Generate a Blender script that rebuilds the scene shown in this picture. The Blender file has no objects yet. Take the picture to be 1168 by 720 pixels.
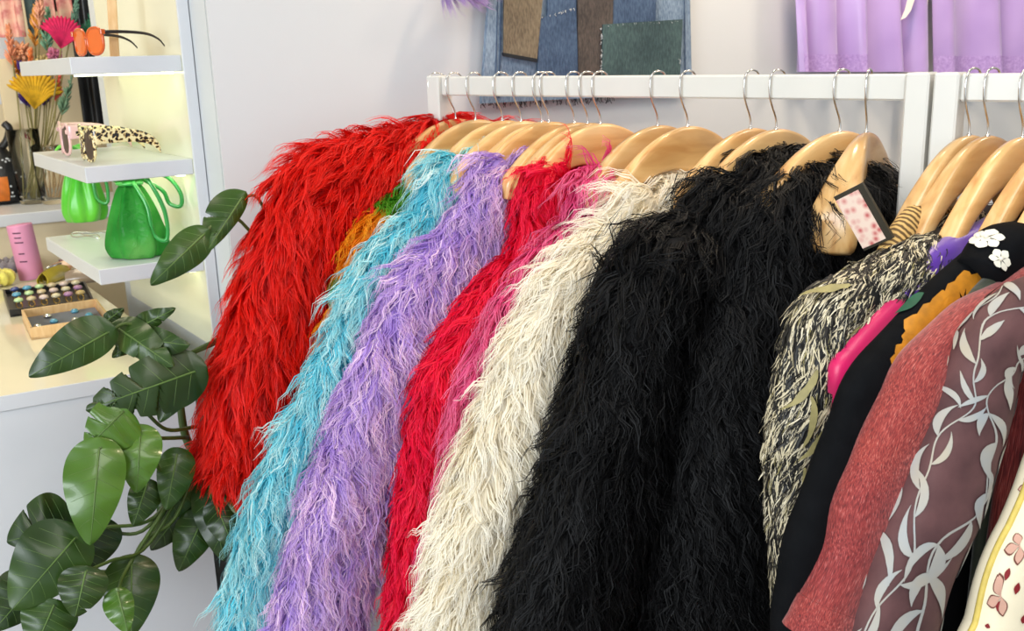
import bpy, math, random
import numpy as np
from mathutils import Vector, Matrix
R_ = math.radians
rng = np.random.default_rng(7)
random.seed(7)
scene = bpy.context.scene
COL = scene.collection
V3 = lambda *a: np.array(a, dtype=float)

# ------------------------------------------------------------------ camera
FPX = 1120.0
CAM = V3(0, 0, 1.52)
_p, _r = R_(14.5), R_(1.75)
FW = V3(0, math.cos(_p), -math.sin(_p))
_r0, _u0 = V3(1, 0, 0), V3(0, math.sin(_p), math.cos(_p))
RT = _r0 * math.cos(_r) - _u0 * math.sin(_r)
UP = _u0 * math.cos(_r) + _r0 * math.sin(_r)
cam_data = bpy.data.cameras.new('camera')
cam = bpy.data.objects.new('camera', cam_data)
COL.objects.link(cam)
cam.matrix_world = Matrix(((RT[0], UP[0], -FW[0], CAM[0]), (RT[1], UP[1], -FW[1], CAM[1]),
                           (RT[2], UP[2], -FW[2], CAM[2]), (0, 0, 0, 1)))
cam_data.sensor_width = 36
cam_data.lens = FPX * 36 / 1168
cam_data.clip_start = 0.02
cam_data.dof.use_dof = True
cam_data.dof.focus_distance = 1.55
cam_data.dof.aperture_fstop = 9
scene.camera = cam


def ray(x, y):
    return FW + RT * (x - 584) / FPX + UP * (360 - y) / FPX


def at(x, y, depth):
    "point of the place seen at photo pixel x, y at a distance along the view axis"
    return CAM + ray(x, y) * depth


def at_z(x, y, z):
    d = ray(x, y)
    return CAM + d * ((z - CAM[2]) / d[2])


def at_plane(x, y, P, n):
    d = ray(x, y)
    return CAM + d * (((P - CAM) @ n) / (d @ n))


def azd(a):
    return V3(math.sin(R_(a)), math.cos(R_(a)), 0)


def unit(v):
    v = np.asarray(v, float)
    return v / np.maximum(np.linalg.norm(v, axis=-1, keepdims=True), 1e-9)


# ------------------------------------------------------------------ materials
class NT:
    def __init__(self, name):
        self.m = bpy.data.materials.new(name)
        self.m.use_nodes = True
        self.t = self.m.node_tree
        self.b = self.t.nodes['Principled BSDF']
        self.out = self.t.nodes['Material Output']

    def n(self, kind, **kw):
        nd = self.t.nodes.new(kind)
        for k, v in kw.items():
            if k in nd.inputs:
                nd.inputs[k].default_value = v
            else:
                setattr(nd, k, v)
        return nd

    def l(self, a, b):
        self.t.links.new(a, b)

    def ramp(self, fac, stops, interp='LINEAR'):
        r = self.n('ShaderNodeValToRGB')
        r.color_ramp.interpolation = interp
        el = r.color_ramp.elements
        while len(el) < len(stops):
            el.new(0.5)
        for e, (p, c) in zip(el, stops):
            e.position = p
            e.color = (*c, 1)
        self.l(fac, r.inputs[0])
        return r.outputs[0]


def lin(r, g, b):
    f = lambda c: (c / 255 / 12.92) if c <= 10 else ((c / 255 + .055) / 1.055) ** 2.4
    return (f(r), f(g), f(b))


def mat(name, col, rough=.5, metal=0., var=.06, scale=12., stretch=(1, 1, 1), bump=0., bscale=None, col2=None, trans=0.,
        sheen=0., coat=0., emit=None, alpha=1., spec=.5):
    k = NT(name)
    b = k.b
    tc = k.n('ShaderNodeTexCoord')
    mp = k.n('ShaderNodeMapping')
    mp.inputs['Scale'].default_value = stretch
    k.l(tc.outputs['Object'], mp.inputs[0])
    nz = k.n('ShaderNodeTexNoise', Scale=scale, Detail=4.)
    k.l(mp.outputs[0], nz.inputs['Vector'])
    c2 = col2 or tuple(min(1, c * (1 + var)) for c in col)
    c1 = col if col2 else tuple(c * (1 - var) for c in col)
    k.l(k.ramp(nz.outputs['Fac'], [(.3, c1), (.7, c2)]), b.inputs['Base Color'])
    b.inputs['Roughness'].default_value = rough
    b.inputs['Metallic'].default_value = metal
    b.inputs['Specular IOR Level'].default_value = spec
    b.inputs['Transmission Weight'].default_value = trans
    b.inputs['Sheen Weight'].default_value = sheen
    b.inputs['Coat Weight'].default_value = coat
    b.inputs['Alpha'].default_value = alpha
    if emit:
        b.inputs['Emission Color'].default_value = (*emit[0], 1)
        b.inputs['Emission Strength'].default_value = emit[1]
    if bump:
        n2 = k.n('ShaderNodeTexNoise', Scale=bscale or scale * 6, Detail=3.)
        k.l(mp.outputs[0], n2.inputs['Vector'])
        bp = k.n('ShaderNodeBump', Strength=bump, Distance=.002)
        k.l(n2.outputs['Fac'], bp.inputs['Height'])
        k.l(bp.outputs[0], b.inputs['Normal'])
    return k.m


def fur_mat(name, base, tip, pale=None, pale_amt=0., rough=.55, transl=.25, spec=.3, var=.12, tip_at=(.35, .95)):
    "fibre: colour runs from root to tip, a share of the fibres is of the paler yarn"
    k = NT(name)
    b = k.b
    a = k.n('ShaderNodeAttribute', attribute_name='tip')
    c = k.ramp(a.outputs['Fac'], [(tip_at[0], base), (tip_at[1], tip)])
    isl = k.n('ShaderNodeAttribute', attribute_name='yarn')
    if pale:
        mx = k.n('ShaderNodeMix', data_type='RGBA')
        st = k.ramp(isl.outputs['Fac'], [(max(0, 1 - pale_amt - .05), (0, 0, 0)), (min(1, 1 - pale_amt + .05), (1, 1, 1))])
        k.l(st, mx.inputs[0])
        k.l(c, mx.inputs[6])
        mx.inputs[7].default_value = (*pale, 1)
        c = mx.outputs[2]
    hv = k.n('ShaderNodeHueSaturation')
    mr = k.n('ShaderNodeMapRange')
    mr.inputs['To Min'].default_value = 1 - var
    mr.inputs['To Max'].default_value = 1 + var
    k.l(isl.outputs['Fac'], mr.inputs[0])
    k.l(mr.outputs[0], hv.inputs['Value'])
    k.l(c, hv.inputs['Color'])
    k.l(hv.outputs[0], b.inputs['Base Color'])
    b.inputs['Roughness'].default_value = rough
    b.inputs['Specular IOR Level'].default_value = spec
    if transl:
        tr = k.n('ShaderNodeBsdfTranslucent')
        k.l(hv.outputs[0], tr.inputs[0])
        ms = k.n('ShaderNodeMixShader')
        ms.inputs[0].default_value = transl
        k.l(b.outputs[0], ms.inputs[1])
        k.l(tr.outputs[0], ms.inputs[2])
        k.l(ms.outputs[0], k.out.inputs[0])
    return k.m


# ------------------------------------------------------------------ objects
def tag(o, label=None, cat=None, group=None, kind=None):
    if label: o['label'] = label
    if cat: o['category'] = cat
    if group: o['group'] = group
    if kind: o['kind'] = kind
    return o


def thing(name, loc, label, cat, group=None, rz=0.):
    o = bpy.data.objects.new(name, None)
    o.empty_display_size = .05
    o.location = loc
    o.rotation_euler = (0, 0, rz)
    COL.objects.link(o)
    return tag(o, label, cat, group)


class MB:
    "collects vertices and faces in world (or local) coordinates; build() links them as one mesh object"
    def __init__(self):
        self.v, self.f, self.mi, self.sm = [], [], [], []
        self.n = 0

    def add(self, verts, faces, mi=0, smooth=True):
        verts = np.asarray(verts, float).reshape(-1, 3)
        self.v.append(verts)
        for f in faces:
            self.f.append([int(i) + self.n for i in f])
            self.mi.append(mi)
            self.sm.append(smooth)
        self.n += len(verts)
        return self

    def box(self, c, ax, ay, az, mi=0, bev=0.):
        "box from centre and three half-axis vectors, edges chamfered by bev"
        c, ax, ay, az = [np.asarray(q, float) for q in (c, ax, ay, az)]
        if bev <= 0:
            vs = [c + ax * i + ay * j + az * k for i in (-1, 1) for j in (-1, 1) for k in (-1, 1)]
            return self.add(vs, [(0, 1, 3, 2), (4, 6, 7, 5), (0, 4, 5, 1), (2, 3, 7, 6), (0, 2, 6, 4), (1, 5, 7, 3)], mi, False)
        L = [np.linalg.norm(q) for q in (ax, ay, az)]
        bx = [max(0, 1 - bev / l) for l in L]
        vs, idx = [], {}
        for i in (-1, 1):
            for j in (-1, 1):
                for k in (-1, 1):
                    for w in range(3):
                        s = [i * bx[0], j * bx[1], k * bx[2]]
                        s[w] = (i, j, k)[w]
                        idx[(i, j, k, w)] = len(vs)
                        vs.append(c + ax * s[0] + ay * s[1] + az * s[2])
        fs = []
        for w in range(3):
            a, b2 = (w + 1) % 3, (w + 2) % 3
            for sg in (-1, 1):
                q = []
                for (p1, p2) in ((-1, -1), (1, -1), (1, 1), (-1, 1)):
                    t = [0, 0, 0]
                    t[w], t[a], t[b2] = sg, p1, p2
                    q.append(idx[(*t, w)])
                fs.append(q if sg > 0 else q[::-1])
        for w in range(3):
            a, b2 = (w + 1) % 3, (w + 2) % 3
            for s1 in (-1, 1):
                for s2 in (-1, 1):
                    t0, t1 = [0, 0, 0], [0, 0, 0]
                    t0[w], t1[w] = -1, 1
                    t0[a] = t1[a] = s1
                    t0[b2] = t1[b2] = s2
                    q = [idx[(*t0, a)], idx[(*t1, a)], idx[(*t1, b2)], idx[(*t0, b2)]]
                    fs.append(q if s1 * s2 > 0 else q[::-1])
        for i in (-1, 1):
            for j in (-1, 1):
                for k in (-1, 1):
                    q = [idx[(i, j, k, w)] for w in range(3)]
                    fs.append(q if i * j * k > 0 else q[::-1])
        return self.add(vs, fs, mi, False)

    def loft(self, rings, mi=0, cap=True, smooth=True, closed=True):
        rings = np.asarray(rings, float)
        n, s = rings.shape[:2]
        fs = []
        for i in range(n - 1):
            for j in range(s if closed else s - 1):
                j2 = (j + 1) % s
                fs.append((i * s + j, i * s + j2, (i + 1) * s + j2, (i + 1) * s + j))
        if cap and closed:
            fs.append(tuple(range(s))[::-1])
            fs.append(tuple((n - 1) * s + j for j in range(s)))
        return self.add(rings.reshape(-1, 3), fs, mi, smooth)

    def tube(self, pts, r, seg=8, mi=0, cap=True, up=(0, 0, 1)):
        pts = np.asarray(pts, float)
        n = len(pts)
        r = np.full(n, r, float) if np.isscalar(r) else np.asarray(r, float)
        T = unit(np.gradient(pts, axis=0))
        ref = np.asarray(up, float)
        if abs(T[0] @ ref) > .9: ref = V3(1, 0, 0)
        a = unit(np.cross(T[0], ref))
        rings = []
        for i in range(n):
            a = unit(a - T[i] * (a @ T[i]))
            b = np.cross(T[i], a)
            th = np.linspace(0, 2 * math.pi, seg, endpoint=False)
            rings.append(pts[i] + r[i] * (np.cos(th)[:, None] * a + np.sin(th)[:, None] * b))
        return self.loft(rings, mi, cap)

    def lathe(self, base, prof, seg=24, mi=0, axis=(0, 0, 1)):
        ax = unit(axis)
        a = unit(np.cross(ax, V3(1, .3, .1)))
        b = np.cross(ax, a)
        th = np.linspace(0, 2 * math.pi, seg, endpoint=False)
        rings = [np.asarray(base) + ax * z + max(r, 1e-4) * (np.cos(th)[:, None] * a + np.sin(th)[:, None] * b) for r, z in prof]
        return self.loft(rings, mi)

    def grid(self, P, mi=0, smooth=True):
        P = np.asarray(P, float)
        n, m = P.shape[:2]
        fs = [(i * m + j, i * m + j + 1, (i + 1) * m + j + 1, (i + 1) * m + j) for i in range(n - 1) for j in range(m - 1)]
        return self.add(P.reshape(-1, 3), fs, mi, smooth)

    def slab(self, P, th, nrm, mi=0):
        "a sheet with real thickness from a grid of points"
        P = np.asarray(P, float)
        n, m = P.shape[:2]
        nrm = np.broadcast_to(np.asarray(nrm, float), P.shape)
        self.grid(P + nrm * th / 2, mi)
        self.grid((P - nrm * th / 2)[:, ::-1], mi)
        for a, b in ((P[0], nrm[0]), (P[-1][::-1], nrm[-1][::-1]), (P[:, 0][::-1], nrm[:, 0][::-1]), (P[:, -1], nrm[:, -1])):
            self.grid(np.stack([a - b * th / 2, a + b * th / 2]), mi, False)
        return self

    def poly(self, pts, th, nrm, mi=0, bev=0):
        "flat outline with thickness th along nrm"
        pts = np.asarray(pts, float)
        n = len(pts)
        nrm = np.asarray(nrm, float)
        vs = np.concatenate([pts + nrm * th / 2, pts - nrm * th / 2])
        fs = [tuple(range(n)), tuple(range(2 * n - 1, n - 1, -1))] + [(i, i + n, (i + 1) % n + n, (i + 1) % n) for i in range(n)]
        return self.add(vs, fs, mi, False)

    def build(self, name, mats, parent=None, local=False, label=None, kind=None):
        me = bpy.data.meshes.new(name)
        v = np.concatenate(self.v)
        origin = np.zeros(3)
        if not local:
            if parent is not None:
                origin = np.array(world_of(parent))
            else:
                origin = V3((v[:, 0].min() + v[:, 0].max()) / 2, (v[:, 1].min() + v[:, 1].max()) / 2, v[:, 2].min())
        me.from_pydata((v - origin).tolist(), [], self.f)
        me.polygons.foreach_set('material_index', self.mi)
        me.polygons.foreach_set('use_smooth', self.sm)
        for m in (mats if isinstance(mats, (list, tuple)) else [mats]):
            me.materials.append(m)
        me.update()
        o = bpy.data.objects.new(name, me)
        COL.objects.link(o)
        if parent is not None:
            o.parent = parent
        elif not local:
            o.location = origin
        if label: o['label'] = label
        if kind: o['kind'] = kind
        return o


def world_of(o):
    "world location of an unrotated chain of parents"
    p = Vector((0, 0, 0))
    while o is not None:
        p = p + o.location
        o = o.parent
    return p


def children_of(o):
    return [c for c in COL.objects if c.parent is o]


def dup(root, loc, rz, label=None, group=None):
    r = root.copy(); COL.objects.link(r)
    r.location = loc
    r.rotation_euler = (0, 0, rz)
    if label: r['label'] = label
    if group: r['group'] = group
    for ch in children_of(root):
        c = ch.copy(); COL.objects.link(c); c.parent = r
        for g in children_of(ch):
            d = g.copy(); COL.objects.link(d); d.parent = c
    return r


def spline(pts, n):
    "Catmull-Rom through control rows (any number of columns)"
    P = np.asarray(pts, float)
    P = np.concatenate([[2 * P[0] - P[1]], P, [2 * P[-1] - P[-2]]])
    k = len(P) - 3
    out = []
    for u in np.linspace(0, k - 1e-9, n):
        i = int(u); t = u - i
        a, b, c, d = P[i:i + 4]
        out.append(.5 * ((2 * b) + (c - a) * t + (2 * a - 5 * b + 4 * c - d) * t * t + (3 * b - a - 3 * c + d) * t ** 3))
    return np.array(out)


def smooth_noise(P, scale, seed=0):
    "cheap smooth 3-D noise in -1..1"
    r = np.random.default_rng(seed)
    out = np.zeros(P.shape[:-1])
    for _ in range(6):
        k = unit(r.normal(size=3)) * scale * r.uniform(.6, 1.6)
        out += np.sin(P @ k + r.uniform(0, 6.28))
    return out / 3.2
# ------------------------------------------------------------------ the lines of the place
RA, RB = at(1037, 99.5, 1.5), at(487, 98, 2.15)
U = unit(RB - RA)
RAIL_L = float(np.linalg.norm(RB - RA))
U_AZ = math.degrees(math.atan2(U[0], U[1]))
N_RAIL = unit(V3(-U[1], U[0], 0))            # horizontal, across the rail, away from the viewer's left
if N_RAIL[1] < 0: N_RAIL = -N_RAIL           # points away from the viewer
BAR_H, BAR_D = .040, .026


class Plane:
    "the upright plane of one hanger: t runs towards the viewer's side, o towards the rail's near end, z is height"
    def __init__(self, s, yaw=10.):
        self.s, self.yaw = s, yaw
        self.P = RA + U * s
        self.top = self.P[2] + BAR_H / 2
        a = U_AZ - 90 + yaw
        self.p = azd(a)
        self.o = V3(-self.p[1], self.p[0], 0)
        self.rz = math.atan2(self.p[1], self.p[0])

    def __call__(self, t, o, z):
        t, o, z = [np.asarray(q, float)[..., None] for q in (t, o, z)]
        return V3(self.P[0], self.P[1], 0) + self.p * t + self.o * o + V3(0, 0, 1) * z


F60 = azd(60)
S35 = azd(-35)
CW = at(246, 110, 2.05); CW[2] = 0           # the corner where the partition meets the back wall
N_BACK = azd(150)                            # back wall faces the viewer
WL_LEN = .98
N_LEFT = azd(-125)                           # shelf-side face of the partition looks left


def on_back(x, y, off=0.):
    return at_plane(x, y, CW + N_BACK * off, N_BACK)


M = {}
M['wall'] = mat('white wall paint', lin(203, 206, 208), .75, var=.012, scale=3, bump=.05, bscale=180)
M['white'] = mat('white lacquer', lin(212, 214, 217), .35, var=.015, scale=5)
M['rack'] = mat('white powder coat', lin(212, 211, 205), .32, var=.02, scale=9, coat=.2)
M['floor'] = mat('grey floor', lin(150, 143, 135), .5, var=.06, scale=2)
M['chrome'] = mat('chrome wire', (.72, .71, .69), .16, metal=1., var=.04)
M['cream wall'] = mat('cream far wall', lin(226, 208, 172), .8, var=.03, scale=2)
M['black'] = mat('black plastic', (.012, .012, .013), .35, var=.1)
M['gold'] = mat('gold metal', lin(214, 170, 80), .28, metal=1., var=.1)
M['steel'] = mat('silver metal', (.75, .75, .76), .2, metal=1., var=.05)


def struct(name, mb, m):
    o = mb.build(name, m)
    o['kind'] = 'structure'
    return o


# ------------------------------------------------------------------ the room
mb = MB(); mb.box((0.6, 1.6, -.03), (4.2, 0, 0), (0, 4.4, 0), (0, 0, .03)); struct('floor', mb, M['floor'])
mb = MB(); mb.box((0.6, 1.6, 2.98), (4.2, 0, 0), (0, 4.4, 0), (0, 0, .03)); struct('ceiling', mb, M['wall'])
Z1 = V3(0, 0, 1)
mb = MB()
c = CW + F60 * 2.3 - N_BACK * .06 + Z1 * 1.475
mb.box(c, F60 * 2.3, N_BACK * .06, Z1 * 1.475); struct('wall_back', mb, M['wall'])
mb = MB()
q0 = CW - F60 * .0; q1 = CW + S35 * WL_LEN; q2 = q1 - N_LEFT * .12; q3 = CW + S35 * .14 - N_LEFT * .14
mb.poly(np.array([q0 + S35 * .01, q1, q2, q3 ]) + Z1 * 1.475, 2.95, Z1); struct('wall_left', mb, M['wall'])
# far wall of the next bay, behind the shelves on the left
mb = MB()
mb.box(V3(-2.3, 3.95, 1.475), azd(75) * 1.9, azd(165) * .05, Z1 * 1.475); struct('wall_far', mb, M['cream wall'])
mb = MB()
mb.box(V3(-3.5, 1.6, 1.475), V3(.05, 0, 0), V3(0, 2.6, 0), Z1 * 1.475); struct('wall_side', mb, M['cream wall'])
mb = MB()
mb.box(V3(4.0, 1.5, 1.475), V3(.05, 0, 0), V3(0, 4.0, 0), Z1 * 1.475); struct('wall_right', mb, M['wall'])


# ------------------------------------------------------------------ garment racks
def rack(name, s0, s1, label, post_w=.036):
    P0, P1 = RA + U * s0, RA + U * s1
    base = (P0 + P1) / 2
    t = thing(name, (base[0], base[1], 0), label, 'clothes rack', 'white clothes racks')
    Uh = unit(V3(U[0], U[1], 0))
    mb = MB(); mb.box((P0 + P1) / 2, U * np.linalg.norm(P1 - P0) / 2, N_RAIL * BAR_D / 2, Z1 * BAR_H / 2, bev=.003)
    mb.build('rail', M['rack'], t)
    for P, sg in ((P0, -1), (P1, 1)):
        c = P + Uh * sg * post_w / 2
        h = P[2] + BAR_H / 2 + .002
        mb = MB(); mb.box((c[0], c[1], h / 2 + .012), Uh * post_w / 2, N_RAIL * .022, Z1 * (h / 2 - .012), bev=.003)
        mb.build('post', M['rack'], t)
        mb = MB(); mb.box((c[0], c[1], .014), Uh * post_w / 2, N_RAIL * .24, Z1 * .014, bev=.003)
        mb.build('foot', M['rack'], t)
    return t


rack('clothes_rack', 0.0, RAIL_L - .055, 'white metal clothes rack carrying the row of shaggy fur coats')
rack('clothes_rack', -.62, -.078, 'white metal clothes rack carrying the patterned jackets and shirts')


# ------------------------------------------------------------------ wooden hangers
def wood_mat():
    k = NT('honey coloured hanger wood')
    tc = k.n('ShaderNodeTexCoord')
    mp = k.n('ShaderNodeMapping'); mp.inputs['Scale'].default_value = (4, 60, 26)
    k.l(tc.outputs['Object'], mp.inputs[0])
    oi = k.n('ShaderNodeObjectInfo')
    ad = k.n('ShaderNodeVectorMath', operation='ADD')
    k.l(mp.outputs[0], ad.inputs[0])
    mu = k.n('ShaderNodeVectorMath', operation='SCALE'); mu.inputs['Scale'].default_value = 40
    cx = k.n('ShaderNodeCombineXYZ'); k.l(oi.outputs['Random'], cx.inputs[0]); k.l(cx.outputs[0], mu.inputs[0])
    k.l(mu.outputs[0], ad.inputs[1])
    nz = k.n('ShaderNodeTexNoise', Scale=1., Detail=5., Distortion=.6)
    k.l(ad.outputs[0], nz.inputs['Vector'])
    c = k.ramp(nz.outputs['Fac'], [(.28, lin(196, 142, 82)), (.5, lin(222, 176, 114)), (.75, lin(236, 200, 144))])
    hs = k.n('ShaderNodeHueSaturation')
    mr = k.n('ShaderNodeMapRange'); mr.inputs['To Min'].default_value = .86; mr.inputs['To Max'].default_value = 1.1
    k.l(oi.outputs['Random'], mr.inputs[0]); k.l(mr.outputs[0], hs.inputs['Value']); k.l(c, hs.inputs['Color'])
    k.l(hs.outputs[0], k.b.inputs['Base Color'])
    k.b.inputs['Roughness'].default_value = .3
    k.b.inputs['Coat Weight'].default_value = .35
    k.b.inputs['Coat Roughness'].default_value = .15
    return k.m


M['wood'] = wood_mat()


def hanger_meshes(k2=3.1, flare=.0075, mid=.082, wing=.046, slope=.82, half=.178):
    # local axes: x along the shoulders, y across, z up; origin on top of the rail
    rings = []
    for t in np.linspace(-half, half, 41):
        a = abs(t)
        ztop = -.089 - k2 * a * a if a < .16 else -.089 - k2 * .0256 - (a - .16) * slope
        h = mid - (mid - wing) * min(1, a / .13)
        zb = ztop - h
        th = .0075 + flare * (a / half) ** 1.2
        bow = -.010 * (a / half) ** 2
        if a > half - .006:
            zc = (ztop + zb) / 2; ztop = zc + h * .3; zb = zc - h * .3; th *= .6
        e = .35
        ring = []
        for q in np.linspace(0, 2 * math.pi, 16, endpoint=False):
            cy, sz = math.cos(q), math.sin(q)
            yy = th * math.copysign(abs(cy) ** e, cy)
            zz = (ztop + zb) / 2 + (ztop - zb) / 2 * math.copysign(abs(sz) ** (e + .25), sz)
            ring.append((t, bow + yy, zz))
        rings.append(ring)
    body = MB().loft(rings)
    ctrl = [(0, -.094), (0, -.080), (.003, -.068), (.012, -.052), (.0195, -.035), (.0215, -.015), (.0185, -.001), (.009, .0062), (-.004, .0072), (-.016, .003), (-.0225, -.008), (-.0235, -.017)]
    pts = spline([(x, 0, z) for x, z in ctrl], 44)
    hook = MB().tube(pts, .0017, 8, up=(0, 1, 0))
    ferr = MB().lathe((0, 0, -.0925), [(.0032, 0), (.0036, .001), (.0036, .004), (.0024, .006)], 12)
    return body, hook, ferr


HKIND = {'plain': hanger_meshes(), 'steep': hanger_meshes(4.7, .009, .07, .044, 1.1), 'wide': hanger_meshes(4.4, .030, .105, .085, 1.0, .150)}
HPROTO = {}


def hanger(s, yaw, label, group='wooden hangers on the fur coat rack', kind='plain'):
    pl = Plane(s, yaw)
    loc = (pl.P[0], pl.P[1], pl.top)
    if kind not in HPROTO:
        r = HPROTO[kind] = thing('wooden_hanger', loc, label, 'hanger', group, pl.rz)
        for nm, mb_, m_ in zip(('hanger_body', 'hook', 'ferrule'), HKIND[kind], ('wood', 'chrome', 'chrome')):
            mb_.build(nm, M[m_], r, local=True)
    else:
        r = dup(HPROTO[kind], loc, pl.rz, label, group)
    return r
# ------------------------------------------------------------------ fur
def strands(P, N, F, L, w0, ns, r0, lift, curl, turns, droop=.5, K=7, seed=0, spread=.35, conv=.72, own=.0025, gap=0):
    """locks of fibres: P roots, N normals, F the way the pile lies; every fibre is a tapering ribbon.
    Returns vertices (V,3), faces (Q,4), root-to-tip 0..1 per vertex, yarn 0..1 per vertex"""
    r = np.random.default_rng(seed)
    nl = len(P)
    B = unit(np.cross(N, F))
    ya = r.normal(0, spread, (nl, 1))
    Fj = unit(F * np.cos(ya) + B * np.sin(ya))
    lf = lift * r.uniform(.6, 1.4, (nl, 1))
    Lk = L * r.uniform(.75, 1.25, (nl, 1))
    s = np.linspace(0, 1, K)
    cen = np.zeros((nl, K, 3)); cen[:, 0] = P
    for k in range(1, K):
        sk = s[k] - .5 / (K - 1)
        d = N * lf * (1 - sk) ** 1.1 + Fj * (1 - .2 * sk) + V3(0, 0, -1) * droop * sk
        cen[:, k] = cen[:, k - 1] + unit(d) * Lk / (K - 1)
    ph = r.uniform(0, 6.28, (nl, 1)); tn = turns * r.uniform(.7, 1.4, (nl, 1))
    amp = curl * (s ** .7)[None, :, None]
    Bj = unit(np.cross(N, Fj))
    cen = cen + amp * (np.sin(6.28 * tn * s + ph)[..., None] * Bj[:, None] + .6 * np.cos(6.28 * tn * s + ph)[..., None] * N[:, None]
                       - (np.sin(ph)[..., None] * Bj[:, None] + .6 * np.cos(ph)[..., None] * N[:, None]) * (1 - s)[None, :, None])
    # fibres round each lock
    ox, oy = r.normal(0, r0, (2, nl, ns))
    rel = cen - P[:, None]
    lenf = r.uniform(.62, 1.1, (nl, ns, 1, 1))
    off = ox[..., None] * Fj[:, None] + oy[..., None] * Bj[:, None]                   # nl,ns,3
    sh = (1 - conv * s ** .8)[None, None, :, None]
    X = P[:, None, None] + rel[:, None] * lenf + off[:, :, None] * sh
    p2 = r.uniform(0, 6.28, (nl, ns, 1)); t2 = r.uniform(1., 2.6, (nl, ns, 1))
    X = X + own * s[None, None, :, None] * (np.sin(6.28 * t2 * s + p2)[..., None] * Bj[:, None, None] + np.cos(6.28 * t2 * s * .8 + p2)[..., None] * N[:, None, None])
    X = X.reshape(-1, K, 3)
    T = unit(np.gradient(X, axis=1))
    Nr = np.repeat(N, ns, axis=0) + r.normal(0, .45, (nl * ns, 3))
    side = unit(np.cross(T, Nr[:, None]))
    w = w0 * r.uniform(.7, 1.3, (nl * ns, 1, 1)) * np.clip(1.12 - s ** 1.6, .1, 1)[None, :, None]
    V = np.stack([X - side * w, X + side * w], axis=2).reshape(-1, 3)                  # strand,K,2
    n = nl * ns
    a = (np.arange(n) * K * 2)[:, None] + (np.arange(K - 1) * 2)[None, :]
    Q = np.stack([a, a + 1, a + 3, a + 2], axis=-1).reshape(-1, 4)
    tip = np.broadcast_to(s[None, :, None], (n, K, 2)).reshape(-1)
    yl = np.repeat(r.uniform(0, 1, nl), ns) * .6 + r.uniform(0, 1, n) * .4
    yarn = np.broadcast_to(yl[:, None, None], (n, K, 2)).reshape(-1)
    return V, Q, tip, yarn


def sample_surface(rings, n, seed, down=None):
    "random points on a lofted surface with outward normals and a flow running from ring to ring"
    R = np.asarray(rings)
    a = R[:-1]; b = R[1:]
    a2, b2 = np.roll(a, -1, 1), np.roll(b, -1, 1)
    nrm = np.cross(a2 - b, b2 - a)
    area = np.linalg.norm(nrm, axis=-1) / 2
    ctr = R.mean(axis=1)
    mid = (a + a2 + b + b2) / 4
    sgn = np.sign(((mid - ((ctr[:-1] + ctr[1:]) / 2)[:, None]) * nrm).sum(-1, keepdims=True))
    nrm = unit(nrm * sgn)
    r = np.random.default_rng(seed)
    pr = (area / area.sum()).ravel()
    k = r.choice(len(pr), n, p=pr)
    i, j = np.unravel_index(k, area.shape)
    u, v = r.uniform(0, 1, (2, n, 1))
    P = (a[i, j] * (1 - u) + a2[i, j] * u) * (1 - v) + (b[i, j] * (1 - u) + b2[i, j] * u) * v
    F = unit((b[i, j] + b2[i, j]) - (a[i, j] + a2[i, j]))
    # smooth the normal between neighbouring columns
    return P, nrm[i, j], F, area.sum(), i / (len(R) - 1)


def raw_mesh(name, V, faces_list, attrs, mats, parent, mat_idx=None, kind=None, label=None):
    "mesh object from numpy arrays; faces_list = arrays (n,k) of polygons"
    origin = np.array(world_of(parent)) if parent is not None else V3(V[:, 0].mean(), V[:, 1].mean(), V[:, 2].min())
    me = bpy.data.meshes.new(name)
    me.vertices.add(len(V))
    me.vertices.foreach_set('co', (V - origin).astype(np.float32).ravel())
    loops = np.concatenate([f.ravel() for f in faces_list]).astype(np.int32)
    tot = np.concatenate([np.full(len(f), f.shape[1]) for f in faces_list])
    start = np.concatenate([[0], np.cumsum(tot)[:-1]]).astype(np.int32)
    me.loops.add(len(loops))
    me.loops.foreach_set('vertex_index', loops)
    me.polygons.add(len(tot))
    me.polygons.foreach_set('loop_start', start)
    me.polygons.foreach_set('use_smooth', np.ones(len(tot), bool))
    if mat_idx is not None:
        me.polygons.foreach_set('material_index', mat_idx.astype(np.int32))
    me.update(calc_edges=True)
    for k, arr in attrs.items():
        at_ = me.attributes.new(k, 'FLOAT', 'POINT')
        at_.data.foreach_set('value', arr.astype(np.float32))
    for m in (mats if isinstance(mats, (list, tuple)) else [mats]):
        me.materials.append(m)
    o = bpy.data.objects.new(name, me)
    COL.objects.link(o)
    if parent is not None: o.parent = parent
    else: o.location = origin
    if kind: o['kind'] = kind
    if label: o['label'] = label
    return o


def loft_arrays(R):
    R = np.asarray(R)
    n, s = R.shape[:2]
    i, j = np.meshgrid(np.arange(n - 1), np.arange(s), indexing='ij')
    j2 = (j + 1) % s
    Q = np.stack([i * s + j, i * s + j2, (i + 1) * s + j2, (i + 1) * s + j], -1).reshape(-1, 4)
    caps = [np.arange(s)[::-1][None], ((n - 1) * s + np.arange(s))[None]]
    return R.reshape(-1, 3), Q, caps


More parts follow.
